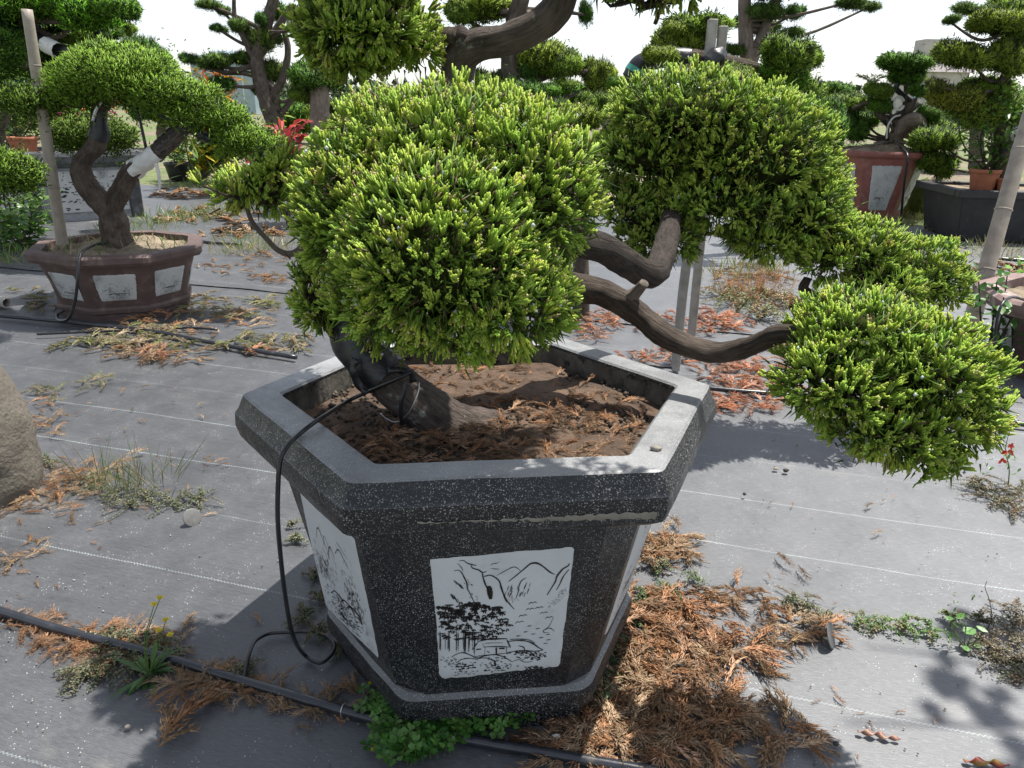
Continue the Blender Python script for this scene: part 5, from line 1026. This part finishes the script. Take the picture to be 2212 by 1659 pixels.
litter('rust-red litter on the mat under the low arching branch', [
    (ell(1600, 800, 95, 36, 102)+ell(1580, 870, 95, 16, 54)+ell(1420, 770, 80, 16, 42)+ell(1320, 690, 60, 16, 48)+ell(1700, 745, 60, 14, 30)+ell(1500, 700, 130, 22, 54)+ell(1640, 845, 60, 16, 24)+ell(1270, 720, 40, 16, 24), 'red', 1.1, .0016),
    (ell(1550, 700, 30, 18, 42, hump=.08), 'red', 1.2, .002)])
litter('dry orange litter strewn along the front pipe at the left', [
    (ell(60, 1345, 100, 16, 40)+ell(160, 1385, 110, 26, 60)+ell(230, 1410, 110, 28, 50), 'orange', .7, .0009), (ell(300, 1385, 120, 40, 40)+ell(440, 1480, 90, 18, 60)+ell(560, 1500, 60, 8, 20)+ell(680, 1530, 60, 6, 16)+ell(770, 1500, 30, 16, 12), 'tan', .75, .001)])
litter('dry litter round the foot of the grey stone at the left edge', [
    (ell(95, 915, 40, 30, 25)+ell(120, 1040, 110, 30, 62)+ell(60, 1080, 110, 30, 49)+ell(180, 1015, 90, 26, 28)+ell(70, 1190, 60, 20, 7)+ell(20, 1210, 40, 14, 5), 'tan', .8, .001), (ell(80, 1090, 100, 40, 16)+ell(90, 890, 40, 30, 11), 'orange', .8, .001), (ell(100, 850, 36, 16, 21, hump=.012)+ell(205, 828, 26, 14, 16, hump=.012), 'olive', .8, .0012)])
litter('straw-coloured dried weeds round the brown octagonal planter', [
    (ell(470, 665, 140, 26, 65)+ell(300, 735, 130, 28, 65)+ell(560, 745, 120, 24, 60)+ell(190, 745, 60, 16, 20)+ell(60, 640, 90, 16, 20)+ell(110, 665, 60, 10, 15), 'olive', 1.3, .0018), (ell(420, 690, 160, 34, 55)+ell(320, 760, 60, 16, 20)+ell(600, 605, 60, 12, 15)+ell(480, 580, 80, 14, 15)+ell(560, 560, 60, 14, 15)+ell(380, 770, 60, 12, 15), 'tan', 1.3, .0016), (ell(330, 765, 50, 8, 9)+ell(560, 760, 40, 8, 6), 'red', 1.1, .0016)])
litter('dry stalks and litter under the far planters', [(ell(430, 470, 110, 18, 36)+ell(400, 420, 70, 12, 24)+ell(520, 500, 90, 12, 24)+ell(2080, 445, 70, 12, 18)+ell(2150, 590, 60, 14, 18), 'tan', 2.2, .004), (ell(1620, 600, 90, 22, 48)+ell(1650, 650, 70, 14, 30), 'tan', 1.6, .0022)])
sc = [(470, 985), (455, 1000), (500, 1003), (290, 880), (180, 890), (120, 875), (260, 850), (330, 835), (425, 880), (440, 905), (345, 1080), (150, 1130), (230, 1125), (35, 1235), (85, 1270), (195, 1170), (380, 870), (300, 905), (270, 925), (405, 1060), (440, 1115), (300, 1095), (380, 985), (1710, 1095), (1890, 1090), (1780, 1300), (1870, 1560), (1660, 1255), (1710, 1285), (1960, 1540), (1800, 1500), (1580, 1285), (1720, 960), (1880, 1155), (1820, 1640), (280, 1475), (680, 1580), (565, 1350)]
litter('single dry frond scraps scattered over the mat', [([G(*q) for q in sc], 'tan', .5, .0011), ([G(x+R.uniform(-60, 60), y+R.uniform(-25, 25)) for x, y in sc for _ in range(2)], 'orange', .28, .0009)])
def single(label, x, y, pal, size, seed, rz=0., rad=.0014, n=1):
    global R
    keep = R; R = np.random.default_rng(seed); V, F_, C = lay_fronds([np.array([R.normal(0, .008), R.normal(0, .008), .002*i]) for i in range(n)], pal, size, .12, rad); R = keep
    o = link('dry_frond', npmesh('dry_frond', V, F_, C), M['dry']); o.location = G(x, y, .002); o.rotation_euler = (0, 0, rz); return tag(o, label, 'dry frond', 'single dry fronds on the mat')
single('large curled tan dry frond lying alone in the bottom left shade', 345, 1610, 'tan', 1.7, 5, .3, .002, 3)
single('tan dry frond on sunlit mat right of the planter, left of a pair', 1690, 1192, 'tan', .8, 8, -.4, .0012)
single('brown dry frond on sunlit mat right of the planter, right of a pair', 1730, 1222, 'dark', .8, 9, -.5, .0013)
single('orange dry frond on the mat left of the planter beside a paler one', 462, 1003, 'orange', .9, 11, .5, .0013)
single('pale dry frond on the mat below the tall grass tuft', 262, 985, 'tan', .9, 14, 1.2, .0013)
# twisted dry leaves
def twist(label, a, b, r, c, stripes=None, turns=4):
    a, b = G(*a, .008), G(*b, .006); n = 60; t = np.linspace(0, 1, n); ax = a*(1-t[:, None])+b*t[:, None]; d = nrm_(b-a); s = nrm_(np.cross(d, [0, 0, 1.])); u = np.cross(s, d); w_ = r*(.25+np.sin(np.pi*np.clip(t*.93+.05, 0, 1))**.6)
    ph = t*turns*6.28; e = np.cos(ph)[:, None]*s+np.sin(ph)[:, None]*u; V = np.concatenate([ax+e*w_[:, None], ax-e*w_[:, None]]); V[:, 2] = np.maximum(V[:, 2], .002)
    C = np.concatenate([np.array(c)*R.uniform(.7, 1.2, (n, 1)), np.array(stripes or c)*R.uniform(.7, 1.2, (n, 1))]); F_ = np.array([(i, i+1, n+i+1, n+i) for i in range(n-1)])
    o = link('twisted_leaf', npmesh('twisted_leaf', V, F_, C), M['leaf']); md = o.modifiers.new('thick', 'SOLIDIFY'); md.thickness = .0015; return tag(o, label, 'dry leaf')
twist('twisted pale brown dry leaf on the sunlit mat at the lower right', (1852, 1578), (1945, 1597), .006, (.42, .27, .19), (.34, .17, .13), 1.6)
twist('twisted red and yellow fallen leaf at the bottom right corner', (2082, 1642), (2180, 1652), .007, (.36, .04, .06), (.5, .33, .08), 1.2)

# ---- weeds
def rosette(label, x, y, n, L, w_, h, flowers, cols, cat='weed'):
    b = G(x, y); root = thing('flowering_weed', label, cat, tuple(b)); a = R.uniform(0, 6.28, n); el = R.uniform(.1, 1.1, n); d = np.stack([np.cos(a)*np.cos(el), np.sin(a)*np.cos(el), np.sin(el)], 1); c = np.array([cols[i] for i in R.integers(0, len(cols), n)])
    V, F_, C = leaves(np.tile(b, (n, 1))+R.normal(0, .004, (n, 3))*[1, 1, 0], d, np.tile([0, 0, 1.], (n, 1)), L*R.uniform(.6, 1.15, n), np.full(n, w_), R.uniform(.2, .5, n), c*.8, c)
    o = link('leaves', npmesh('leaves', V, F_, C), M['leaf']); rel(o, root); o['kind'] = 'stuff'
    for fx, fy in flowers:
        t = P(fx, fy, b[1]-.01); mb = MB(); tube(mb, [b, b*.5+t*.5+R.normal(0, .008, 3), t], [.0013, .0011, .0008], 5, 12); so_ = rel(mb.obj('stem', M['stem_green']), root)
        k = 5; aa = np.arange(k)*6.28/k+R.random(); d = np.stack([np.cos(aa), np.sin(aa)*.8-.3, np.full(k, .5)], 1)
        V, F_, C = leaves(np.tile(t, (k, 1)), d, np.tile([0, -.3, 1.], (k, 1)), np.full(k, .0085), np.full(k, .008), np.full(k, .1), np.tile([.55, .42, .01], (k, 1)), np.tile([.72, .60, .02], (k, 1)))
        rel(link('flower', npmesh('flower', V, F_, C), M['leaf']), root)
    return root
M['stem_green'] = simple('stem_green', (.09, .16, .03), .5, .2, 40, 0)
rosette('yellow-flowered weed with long strap leaves growing by the front pipe', 322, 1458, 26, .095, .011, .15, [(346, 1292), (333, 1306), (344, 1362), (368, 1372), (358, 1340)], [GR(.05, .125, .028), GR(.08, .17, .04)])
def creeper(label, spots, col, n=16, rad=.09, name='creeping_weed', leaf=.006, cat='weed', hgt=.012):
    parts = []; mb = MB(); root = None
    for (x, y, k) in spots:
        b = G(x, y); root = root or thing(name, label, cat, tuple(b))
        for i in range(int(n*k)):
            a = R.uniform(0, 6.28); L = rad*k*R.uniform(.4, 1.1); m = 26; t = np.linspace(.05, 1, m); dirv = np.array([math.cos(a), math.sin(a), 0]); side = np.array([-dirv[1], dirv[0], 0]); cv = R.normal(0, .25)
            line = b+dirv*(t*L)[:, None]+side*(cv*L*t*t)[:, None]+np.array([0, 0, 1.])*(hgt*np.sin(t*3)*R.uniform(.3, 1.6)+.003)[:, None]; tube(mb, line[::5], .0007, 3, 8, caps=False)
            for sd in (-1, 1):
                d = dirv*.5+side*sd+R.normal(0, .3, (m, 3)); c = col[R.integers(len(col))]*R.uniform(.7, 1.25, (m, 1)); parts.append(leaves(line+R.normal(0, .003, (m, 3)), d, np.tile([0, 0, 1.], (m, 1))+R.normal(0, .35, (m, 3)), leaf*R.uniform(.6, 1.3, m), leaf*.65*R.uniform(.7, 1.2, m), np.full(m, .1), c*.85, c))
    V, F_, C = merge(parts); V[:, 2] = np.maximum(V[:, 2], .001); o = link('leaves', npmesh('leaves', V, F_, C), M['leaf']); rel(o, root); o['kind'] = 'stuff'; so_ = rel(mb.obj('stems', M['bark']), root); so_['kind'] = 'stuff'; return root
SAGE = [GR(.13, .15, .075), GR(.19, .20, .11), GR(.10, .13, .06), GR(.22, .2, .12)]; SAGEG = [GR(.09, .15, .05), GR(.13, .19, .075), GR(.17, .2, .1)]
creeper('grey-green creeping weed mat beside the yellow-flowered weed', [(215, 1440, 1.), (250, 1415, .9), (180, 1455, .7), (330, 1400, .8), (300, 1435, .8), (365, 1415, .6), (240, 1380, .7)], SAGE)
creeper('creeping weed in the shade at the left foot of the dark planter', [(690, 1290, .6), (660, 1340, .7), (690, 1370, .6), (740, 1400, .5), (680, 1250, .5)], [GR(.08, .12, .05), GR(.12, .14, .06), GR(.16, .11, .05)])
creeper('tuft of creeping weed where the feed tube joins the front pipe', [(530, 1450, .45), (510, 1462, .4)], SAGE)
creeper('green creeping weed at the right foot of the dark planter', [(1365, 1345, .7), (1345, 1400, .5), (1400, 1290, .6), (1450, 1280, .5), (1500, 1250, .35), (1420, 1225, .5), (1300, 1500, .5), (1330, 1450, .5)], SAGEG)
creeper('sage creeping weed along the mat seam near the right metal disc', [(1740, 1310, .5), (1710, 1300, .4), (1780, 1330, .4)], SAGE)
creeper('green weed strip along the mat seam at the right', [(1900, 1360, .6), (1950, 1355, .6), (2010, 1370, .6), (1860, 1345, .4), (2050, 1340, .5)], [GR(.10, .2, .04), GR(.14, .25, .06), GR(.22, .2, .09)])
creeper('dry brown weed mass at the right edge', [(2190, 1380, 1.1), (2170, 1430, .9), (2210, 1340, .9), (2205, 1460, .8), (2140, 1400, .7), (2120, 1345, .6)], [GR(.15, .12, .07), GR(.2, .15, .09), GR(.11, .12, .05)])
creeper('creeping weed with dry tips below the hanging right cushion', [(2160, 1080, 1.), (2200, 1060, 1.1), (2130, 1060, .8), (2100, 1045, .5), (2190, 1100, .8)], [GR(.12, .13, .06), GR(.17, .17, .08), GR(.2, .13, .07)], rad=.12)
creeper('creeping weed under the tall grass tuft at the left', [(250, 1065, 1.), (200, 1050, .8), (320, 1080, .8), (380, 1090, .8), (430, 1085, .8), (280, 1090, .7), (110, 1000, .8)], SAGE, rad=.11)
creeper('small creeping weed at the mat seam left of the dark planter', [(640, 1170, .45), (635, 1135, .3)], SAGE)
creeper('green and brown weed patch behind the low arching branch', [(1600, 660, 1.6), (1660, 640, 1.6), (1560, 640, 1.4), (1700, 665, 1.2), (1640, 690, 1.2)], [GR(.12, .17, .05), GR(.2, .2, .09), GR(.26, .15, .07)], rad=.16, leaf=.014, hgt=.05)
def grass(label, spots, n, h, w_, cols, spread, name='grass_tuft', lean=.35, kind=None, cat='grass'):
    B, D, H = [], [], []
    for (x, y, k) in spots:
        b = G(x, y); m = int(n*k); a = R.uniform(0, 6.28, m); r = spread*k*np.sqrt(R.random(m)); B.append(b+np.stack([np.cos(a)*r, np.sin(a)*r, 0*a], 1)); D.append(np.stack([np.cos(a)*lean*R.random(m), np.sin(a)*lean*R.random(m), np.ones(m)], 1)+R.normal(0, lean*.5, (m, 3))*[1, 1, 0]); H.append(h*R.uniform(.35, 1.1, m))
    B, D, H = map(np.concatenate, (B, D, H)); m = len(B); c = np.array([cols[i] for i in R.integers(0, len(cols), m)])*R.uniform(.75, 1.25, (m, 1))
    V, F_, C = leaves(B, D, nrm_(R.normal(0, 1, (m, 3))), H, np.full(m, w_)*R.uniform(.7, 1.3, m), R.uniform(.05, .35, m), c*.9, c)
    o = link(name, npmesh(name, V, F_, C), M['leaf']); return tag(o, label, cat, None, kind)
FG2 = [GR(.10, .17, .04), GR(.16, .2, .07), GR(.3, .24, .14)]
grass('tall wispy grass tuft on the mat at the left', [(250, 1060, 1.), (310, 1045, 1.), (350, 1050, .9), (200, 1050, .6), (280, 1070, .8)], 34, .20, .0022, FG2, .06, lean=.5)
grass('short green grass growing along the granite trough and planters', [(330, 470, 1.4), (380, 480, 1.2), (300, 500, 1.2), (440, 470, 1.2), (500, 455, 1.2), (420, 405, 1.6), (480, 400, 1.6), (560, 430, 1.5), (100, 560, 1.), (15, 560, 1.)], 110, .16, .006, [GR(.10, .2, .03), GR(.17, .27, .05), GR(.3, .26, .12)], .32, 'grass', .8, 'stuff')
grass('pale dry grass round the far right planters', [(2040, 480, 1.5), (2080, 500, 1.2), (2120, 545, 1.2), (1990, 490, 1.4), (1960, 480, 1.2), (2060, 430, 1.5), (2130, 440, 1.5), (2180, 560, 1.), (1650, 590, .8), (1600, 580, .7), (1560, 600, .6), (520, 520, .8), (560, 540, .8), (600, 540, .8), (500, 545, .6)], 100, .17, .006, [GR(.16, .24, .05), GR(.28, .27, .11), GR(.36, .29, .15)], .30, 'grass', .8, 'stuff')
grass('rusty dry grass standing behind the low arching branch', [(1620, 640, 1.), (1670, 625, 1.), (1590, 650, .8)], 70, .26, .004, [GR(.42, .16, .07), GR(.45, .24, .11), GR(.3, .24, .10)], .16, 'grass_tuft', .4)
g2 = []
for P_, rr, zz, lab in ((OC, .38, oz-.03, 'thin grass on the soil of the brown octagonal planter'), (RC, .42, rz_+.0, 'grass on the mounded soil of the tall red planter')):
    m = 150; a = R.uniform(0, 6.28, m); r = rr*np.sqrt(R.random(m)); B = np.stack([P_[0]+np.cos(a)*r, P_[1]+np.sin(a)*r, np.full(m, zz)], 1); c = np.array([FG2[i] for i in R.integers(0, 3, m)])*1.2
    V, F_, C = leaves(B, nrm_(R.normal(0, .4, (m, 3))+[0, 0, 1.]), nrm_(R.normal(0, 1, (m, 3))), R.uniform(.04, .14, m), np.full(m, .006), np.full(m, .2), c*.9, c); tag(link('soil_grass', npmesh('soil_grass', V, F_, C), M['leaf']), lab, 'grass', None, 'stuff')
# clover at the front foot of the planter
def clover():
    root = thing('clover_patch', 'lush green clover with tiny yellow flowers at the front foot of the dark planter', 'clover', tuple(G(920, 1560))); V, F_, C = [], [], []; mb = MB(); n = 0
    spots = [(915, 1605, 105, 50, 120), (840, 1620, 40, 50, 26), (1010, 1590, 60, 24, 28), (805, 1545, 30, 34, 16), (1100, 1578, 60, 12, 18), (1070, 1600, 20, 16, 8), (890, 1650, 55, 20, 30)]
    for x, y, rx, ry, m in spots:
        for _ in range(m):
            a, r = R.uniform(0, 6.28), R.random()**.5; g = G(x+rx*r*math.cos(a), y+ry*r*math.sin(a)); g = g+np.array([0, .012, 0]); h = R.uniform(.015, .052); t = g+np.array([R.normal(0, .006), R.normal(0, .006)-.006, h]); tube(mb, [g, t], .0006, 3, 3, caps=False)
            c = np.array([(.035, .12, .02), (.055, .16, .025), (.09, .21, .04), (.10, .2, .05)][R.integers(4)])*R.uniform(.8, 1.2); s = R.uniform(.010, .0155); a0 = R.uniform(0, 6.28); tl = R.normal(0, .25, 2)
            for k in range(3):
                q = a0+k*2.094; pts = [(0, 0), (.55, -.52), (1., -.42), (.88, 0), (1., .42), (.55, .52)]
                for px_, py_ in pts:
                    X, Y_ = px_*s*math.cos(q)-py_*s*math.sin(q), px_*s*math.sin(q)+py_*s*math.cos(q); V.append(t+np.array([X, Y_, tl[0]*X+tl[1]*Y_-abs(py_)*s*-.25])); C.append(c*(.85+.3*px_))
                F_ += [(n, n+1, n+2), (n, n+2, n+3), (n, n+3, n+4), (n, n+4, n+5)]; n += 6
    o = link('leaves', npmesh('leaves', np.array(V), np.array(F_), np.array(C), False), M['leaf']); rel(o, root); o['kind'] = 'stuff'; so_ = rel(mb.obj('stems', M['stem_green']), root); so_['kind'] = 'stuff'
    for fx, fy in ((800, 1476), (806, 1620), (868, 1592), (812, 1612)):
        t = P(fx, fy, G(fx, fy)[1]-.02); k = 5; aa = np.arange(k)*6.28/k; V, F_, C = leaves(np.tile(t, (k, 1)), np.stack([np.cos(aa), np.sin(aa), np.full(k, .4)], 1), np.tile([0, 0, 1.], (k, 1)), np.full(k, .006), np.full(k, .005), np.full(k, 0.), np.tile([.6, .45, .01], (k, 1)), np.tile([.72, .6, .03], (k, 1))); rel(link('flower', npmesh('flower', V, F_, C), M['leaf']), root)
clover()
def broadweed():
    root = thing('broadleaf_weed', 'round-leaved green weed with a bare twig on the right mat seam', 'weed', tuple(G(2085, 1400))); b = G(2085, 1400)
    L = [((2095, 1362), .034, .030), ((2065, 1350), .024, .017), ((2122, 1358), .026, .013), ((2088, 1400), .022, .014), ((2075, 1330), .024, .014), ((2112, 1395), .016, .012), ((2050, 1335), .02, .012), ((2055, 1372), .018, .01), ((2140, 1385), .014, .011)]
    t = np.array([P(x, y, b[1]+R.normal(0, .012)) for (x, y), _, _ in L]); n = len(L); d = nrm_(R.normal(0, 1, (n, 3))*[1, .6, .3]+[0, -.5, -.1]); c = np.array([GR(.17, .34, .11), GR(.12, .28, .05), GR(.2, .36, .14)]*3)[:n]
    V, F_, C = leaves(t-d*np.array([q[1] for q in L])[:, None]*.5, d, np.tile([0, -.5, 1.], (n, 1)), np.array([q[1] for q in L]), np.array([q[2] for q in L]), np.full(n, .1), c, c); rel(link('leaves', npmesh('leaves', V, F_, C), M['leaf']), root)
    mb = MB(); stems_of(mb, b, t, .0012); so_ = rel(mb.obj('stems', M['stem_green']), root); so_['kind'] = 'stuff'; y_ = b[1]+.03
    mb = MB(); tube(mb, [G(2100, 1395), P(2140, 1345, y_), P(2138, 1300, y_), P(2128, 1270, y_), P(2132, 1255, y_)], [.0012, .001, .0009, .0007, .0005], 5, 20); rel(mb.obj('dry_twig', M['bark']), root)
    m = 16; q = np.array([P(R.uniform(2050, 2105), R.uniform(1275, 1340), y_) for _ in range(m)]); c = np.tile([.09, .16, .05], (m, 1)); V, F_, C = leaves(q, R.normal(0, 1, (m, 3)), np.tile([0, 0, 1.], (m, 1)), np.full(m, .012), np.full(m, .004), np.full(m, .1), c, c); o = rel(link('small_leaves', npmesh('small_leaves', V, F_, C), M['leaf']), root); o['kind'] = 'stuff'
broadweed()
def redweed():
    b = G(2178, 1050); root = thing('flowering_weed', 'spindly weed with red blooms beside the hanging right cushion', 'weed', tuple(b)); Yb = b[1]-.02; mb = MB(); tube(mb, [b, P(2180, 1010, Yb), P(2172, 975, Yb), P(2178, 940, Yb)], [.002, .0018, .0014, .001], 5, 16); rel(mb.obj('stems', M['stem_green']), root)
    for x, y, s in ((2176, 975, .022), (2165, 995, .018), (2183, 962, .014)):
        t = P(x, y, Yb-.005); k = 5; V, F_, C = leaves(np.tile(t, (k, 1)), R.normal(0, 1, (k, 3))*[1, .5, 1]+[0, -.3, 0], np.tile([0, -1., .3], (k, 1)), np.full(k, s), np.full(k, s*.6), np.full(k, .2), np.tile([.5, .03, .02], (k, 1)), np.tile([.62, .10, .04], (k, 1))); rel(link('flower', npmesh('flower', V, F_, C), M['leaf']), root)
    m = 40; t = np.array([P(R.uniform(2120, 2200), R.uniform(925, 1030), Yb+R.normal(0, .03)) for _ in range(m)]); c = np.tile([.10, .2, .05], (m, 1))*R.uniform(.7, 1.4, (m, 1)); V, F_, C = leaves(t, R.normal(0, 1, (m, 3)), np.tile([0, 0, 1.], (m, 1)), np.full(m, .02), np.full(m, .009), np.full(m, .1), c, c); o = rel(link('leaves', npmesh('leaves', V, F_, C), M['leaf']), root); o['kind'] = 'stuff'
redweed()
# ---- metal discs pinning the mat, stones, grey stone, tube over the pink planter
M['disc'] = simple('dull_metal', (.12, .12, .12), .55, .15, 50, .1, 120, .5, dirt=((.20, .18, .15), 30, .6))
def disc(label, x, y, r, yaw, lean):
    mb = MB(); n = 40; V = [(math.cos(a)*q, math.sin(a)*q, z_) for q, z_ in ((.001, .0016), (r*.9, .0016), (r, .0008), (r, -.0008), (.001, -.0016)) for a in np.linspace(0, 2*math.pi, n, endpoint=False)]
    mb.add(V, [(i*n+k, i*n+(k+1) % n, (i+1)*n+(k+1) % n, (i+1)*n+k) for i in range(4) for k in range(n)]); o = mb.obj('metal_disc', M['disc']); o.location = G(x, y, r*math.sin(lean)*.9); o.rotation_euler = (lean, 0, yaw)
    return tag(o, label, 'metal disc', 'mat fixing discs')
disc('tilted grey metal mat-fixing disc on the sunlit seam at the right', 1795, 1372, .031, 1.05, 1.2)
disc('tilted grey metal mat-fixing disc in the weeds at the left', 415, 1118, .027, .9, 1.05)
M['pebble'] = simple('pebble', (.22, .2, .17), .85, .3, 60, .3, 200); M['white_stone'] = simple('white_stone', (.7, .68, .64), .6, .1, 60, .2, 200); M['dark_pebble'] = simple('dark_pebble', (.05, .045, .04), .85, .3, 60, .3, 200)
def stone(label, x, y, r, m, sq=(1, .8, .6), seed=0):
    mb = MB(); bm = bmesh.new(); bmesh.ops.create_icosphere(bm, subdivisions=2, radius=1); v = np.array([q.co[:] for q in bm.verts]); bm.verts.index_update(); f = [tuple(q.index for q in t.verts) for t in bm.faces]; bm.free()
    v = v*(1+.22*hashn(v*1.7+seed, 3))[:, None]*np.array(sq)*r; mb.add(v, f); o = mb.obj('pebble', M[m]); o.location = G(x, y, r*sq[2]*.8); return tag(o, label, 'pebble')
stone('white pebble in the litter before the right foot of the dark planter', 1200, 1592, .009, 'white_stone', (1.2, .8, .6), 1)
stone('brown cone-like scrap on the mat just right of the planter rim', 1432, 1106, .010, 'pebble', (1.5, .7, .7), 2)
stone('dark pebble on the mat right of the planter, the left one of two', 1676, 1012, .009, 'pebble', (1.2, .8, .5), 3)
stone('dark pebble on the mat right of the planter, the right one of two', 1698, 1016, .010, 'dark_pebble', (1.1, .8, .7), 4)
stone('small brown pebble alone on the sunlit mat below the two dark pebbles', 1608, 1067, .006, 'dark_pebble', (1, .8, .9), 5)
stone('brown pebble by the lower edge of the right metal disc', 1818, 1384, .006, 'dark_pebble', (1, .9, .8), 6)
stone('dark pebble in the dappled shade at the lower right', 1806, 1606, .006, 'dark_pebble', (1, .9, .8), 7)
stone('flat grey pebble under the yellow-flowered weed', 276, 1570, .006, 'pebble', (1, .9, .7), 8)
stone('brown scrap resting on the sunlit right rim of the dark planter', 1418, 968, .008, 'pebble', (1.3, .8, .6), 9).location = np.array(G(1418, 968, ZT+.004))
m = 1200; pts = np.array([pot_soil_pt(*q, .003) for q in np.column_stack([R.uniform(680, 1430, m), R.uniform(800, 1005, m)])]); li = np.array([np.array(pot.mw.inverted() @ Vector(q)) for q in pts]); pts = pts[np.hypot(li[:, 0], li[:, 1]) < .36]
c = np.array([.085, .07, .055])*R.uniform(.4, 1.8, (len(pts), 1)); o = link('soil_crumbs', npmesh('soil_crumbs', *balls(pts, R.uniform(.003, .0075, len(pts)), c)), M['dry']); rel(o, pot.root); tag(o, 'dark seed cones and crumbs on the soil', kind='stuff')
m = 500; pts = np.array([G(x, y, .001) for x, y in np.column_stack([R.uniform(0, 2212, m), R.uniform(700, 1659, m)])]); c = np.array([.3, .27, .23])*R.uniform(.3, 1.8, (m, 1)); tag(link('grit', npmesh('grit', *balls(pts, R.uniform(.0012, .0032, m), c)), M['dry']), 'fine grit and crumbs scattered over the mat', 'grit', kind='stuff')
M['old_cement'] = simple('old_cement', (.135, .12, .10), .92, .25, 9, .7, 60, .2, dirt=((.10, .095, .075), 5, .54), bd=.01)
def boulder():
    b = G(-72, 1062); mb = MB(); n, k = 56, 40; V = []
    for i in range(k+1):
        t = i/k; z_ = .52*t; r = .205+.02*math.sin(t*3)-.10*t**2.2 if t < .94 else (.127)*(1-(t-.94)/.06)**.5+.001
        for a in np.linspace(0, 2*math.pi, n, endpoint=False): q = np.array([math.cos(a)*r, math.sin(a)*r, z_]); w_ = 1+.06*hashn(q*7, 4)+.03*hashn(q*21, 6); V.append([q[0]*w_, q[1]*w_, q[2]])
    mb.add(V, [(i*n+j, i*n+(j+1) % n, (i+1)*n+(j+1) % n, (i+1)*n+j) for i in range(k) for j in range(n)]); o = mb.obj('grey_stone', M['old_cement']); o.location = b; tag(o, 'rough weathered grey stone cut by the left edge', 'stone')
boulder()
pipe('drip_tube', [P(2215, 648, 3.3), P(2185, 642, 3.1), P(2162, 662, 3.02), P(2150, 720, 3.0), P(2152, 780, 3.02), P(2185, 830, 3.05), G(2212, 860, .012)], .006, M['tube'], 'black tube hanging over the rim of the pink planter at the right edge', 'tube', n=60)
pipe('drip_tube', [P(232, 525, LY-.1), P(207, 528, LY-.2), P(182, 540, LY-.38), P(172, 556, LY-.46), P(168, 600, 3.84), P(162, 650, 3.84), P(148, 688, 3.86), P(128, 692, 3.92), P(124, 680, 3.98), P(138, 670, 4.0)], .0085, M['tube'], 'black tube hanging over the rim of the brown octagonal planter', 'tube', n=70)
pipe('drip_tube', [P(1945, 318, 8.6), P(1960, 335, 8.32), P(1957, 370, 8.3), P(1950, 430, 8.42), P(1946, 490, 8.5)], .014, M['tube'], 'black tube hanging down the front of the tall red planter', 'tube', n=40)
pp = MB(); tube(pp, [G(-70, 632, .03), G(16, 655, .03)], .03, 14, 6, caps=False); o = pp.obj('pipe_offcut', simple('pale_pipe', (.42, .40, .36), .5)); md = o.modifiers.new('t', 'SOLIDIFY'); md.thickness = .004; tag(o, 'pale pipe offcut lying at the left edge', 'pipe')
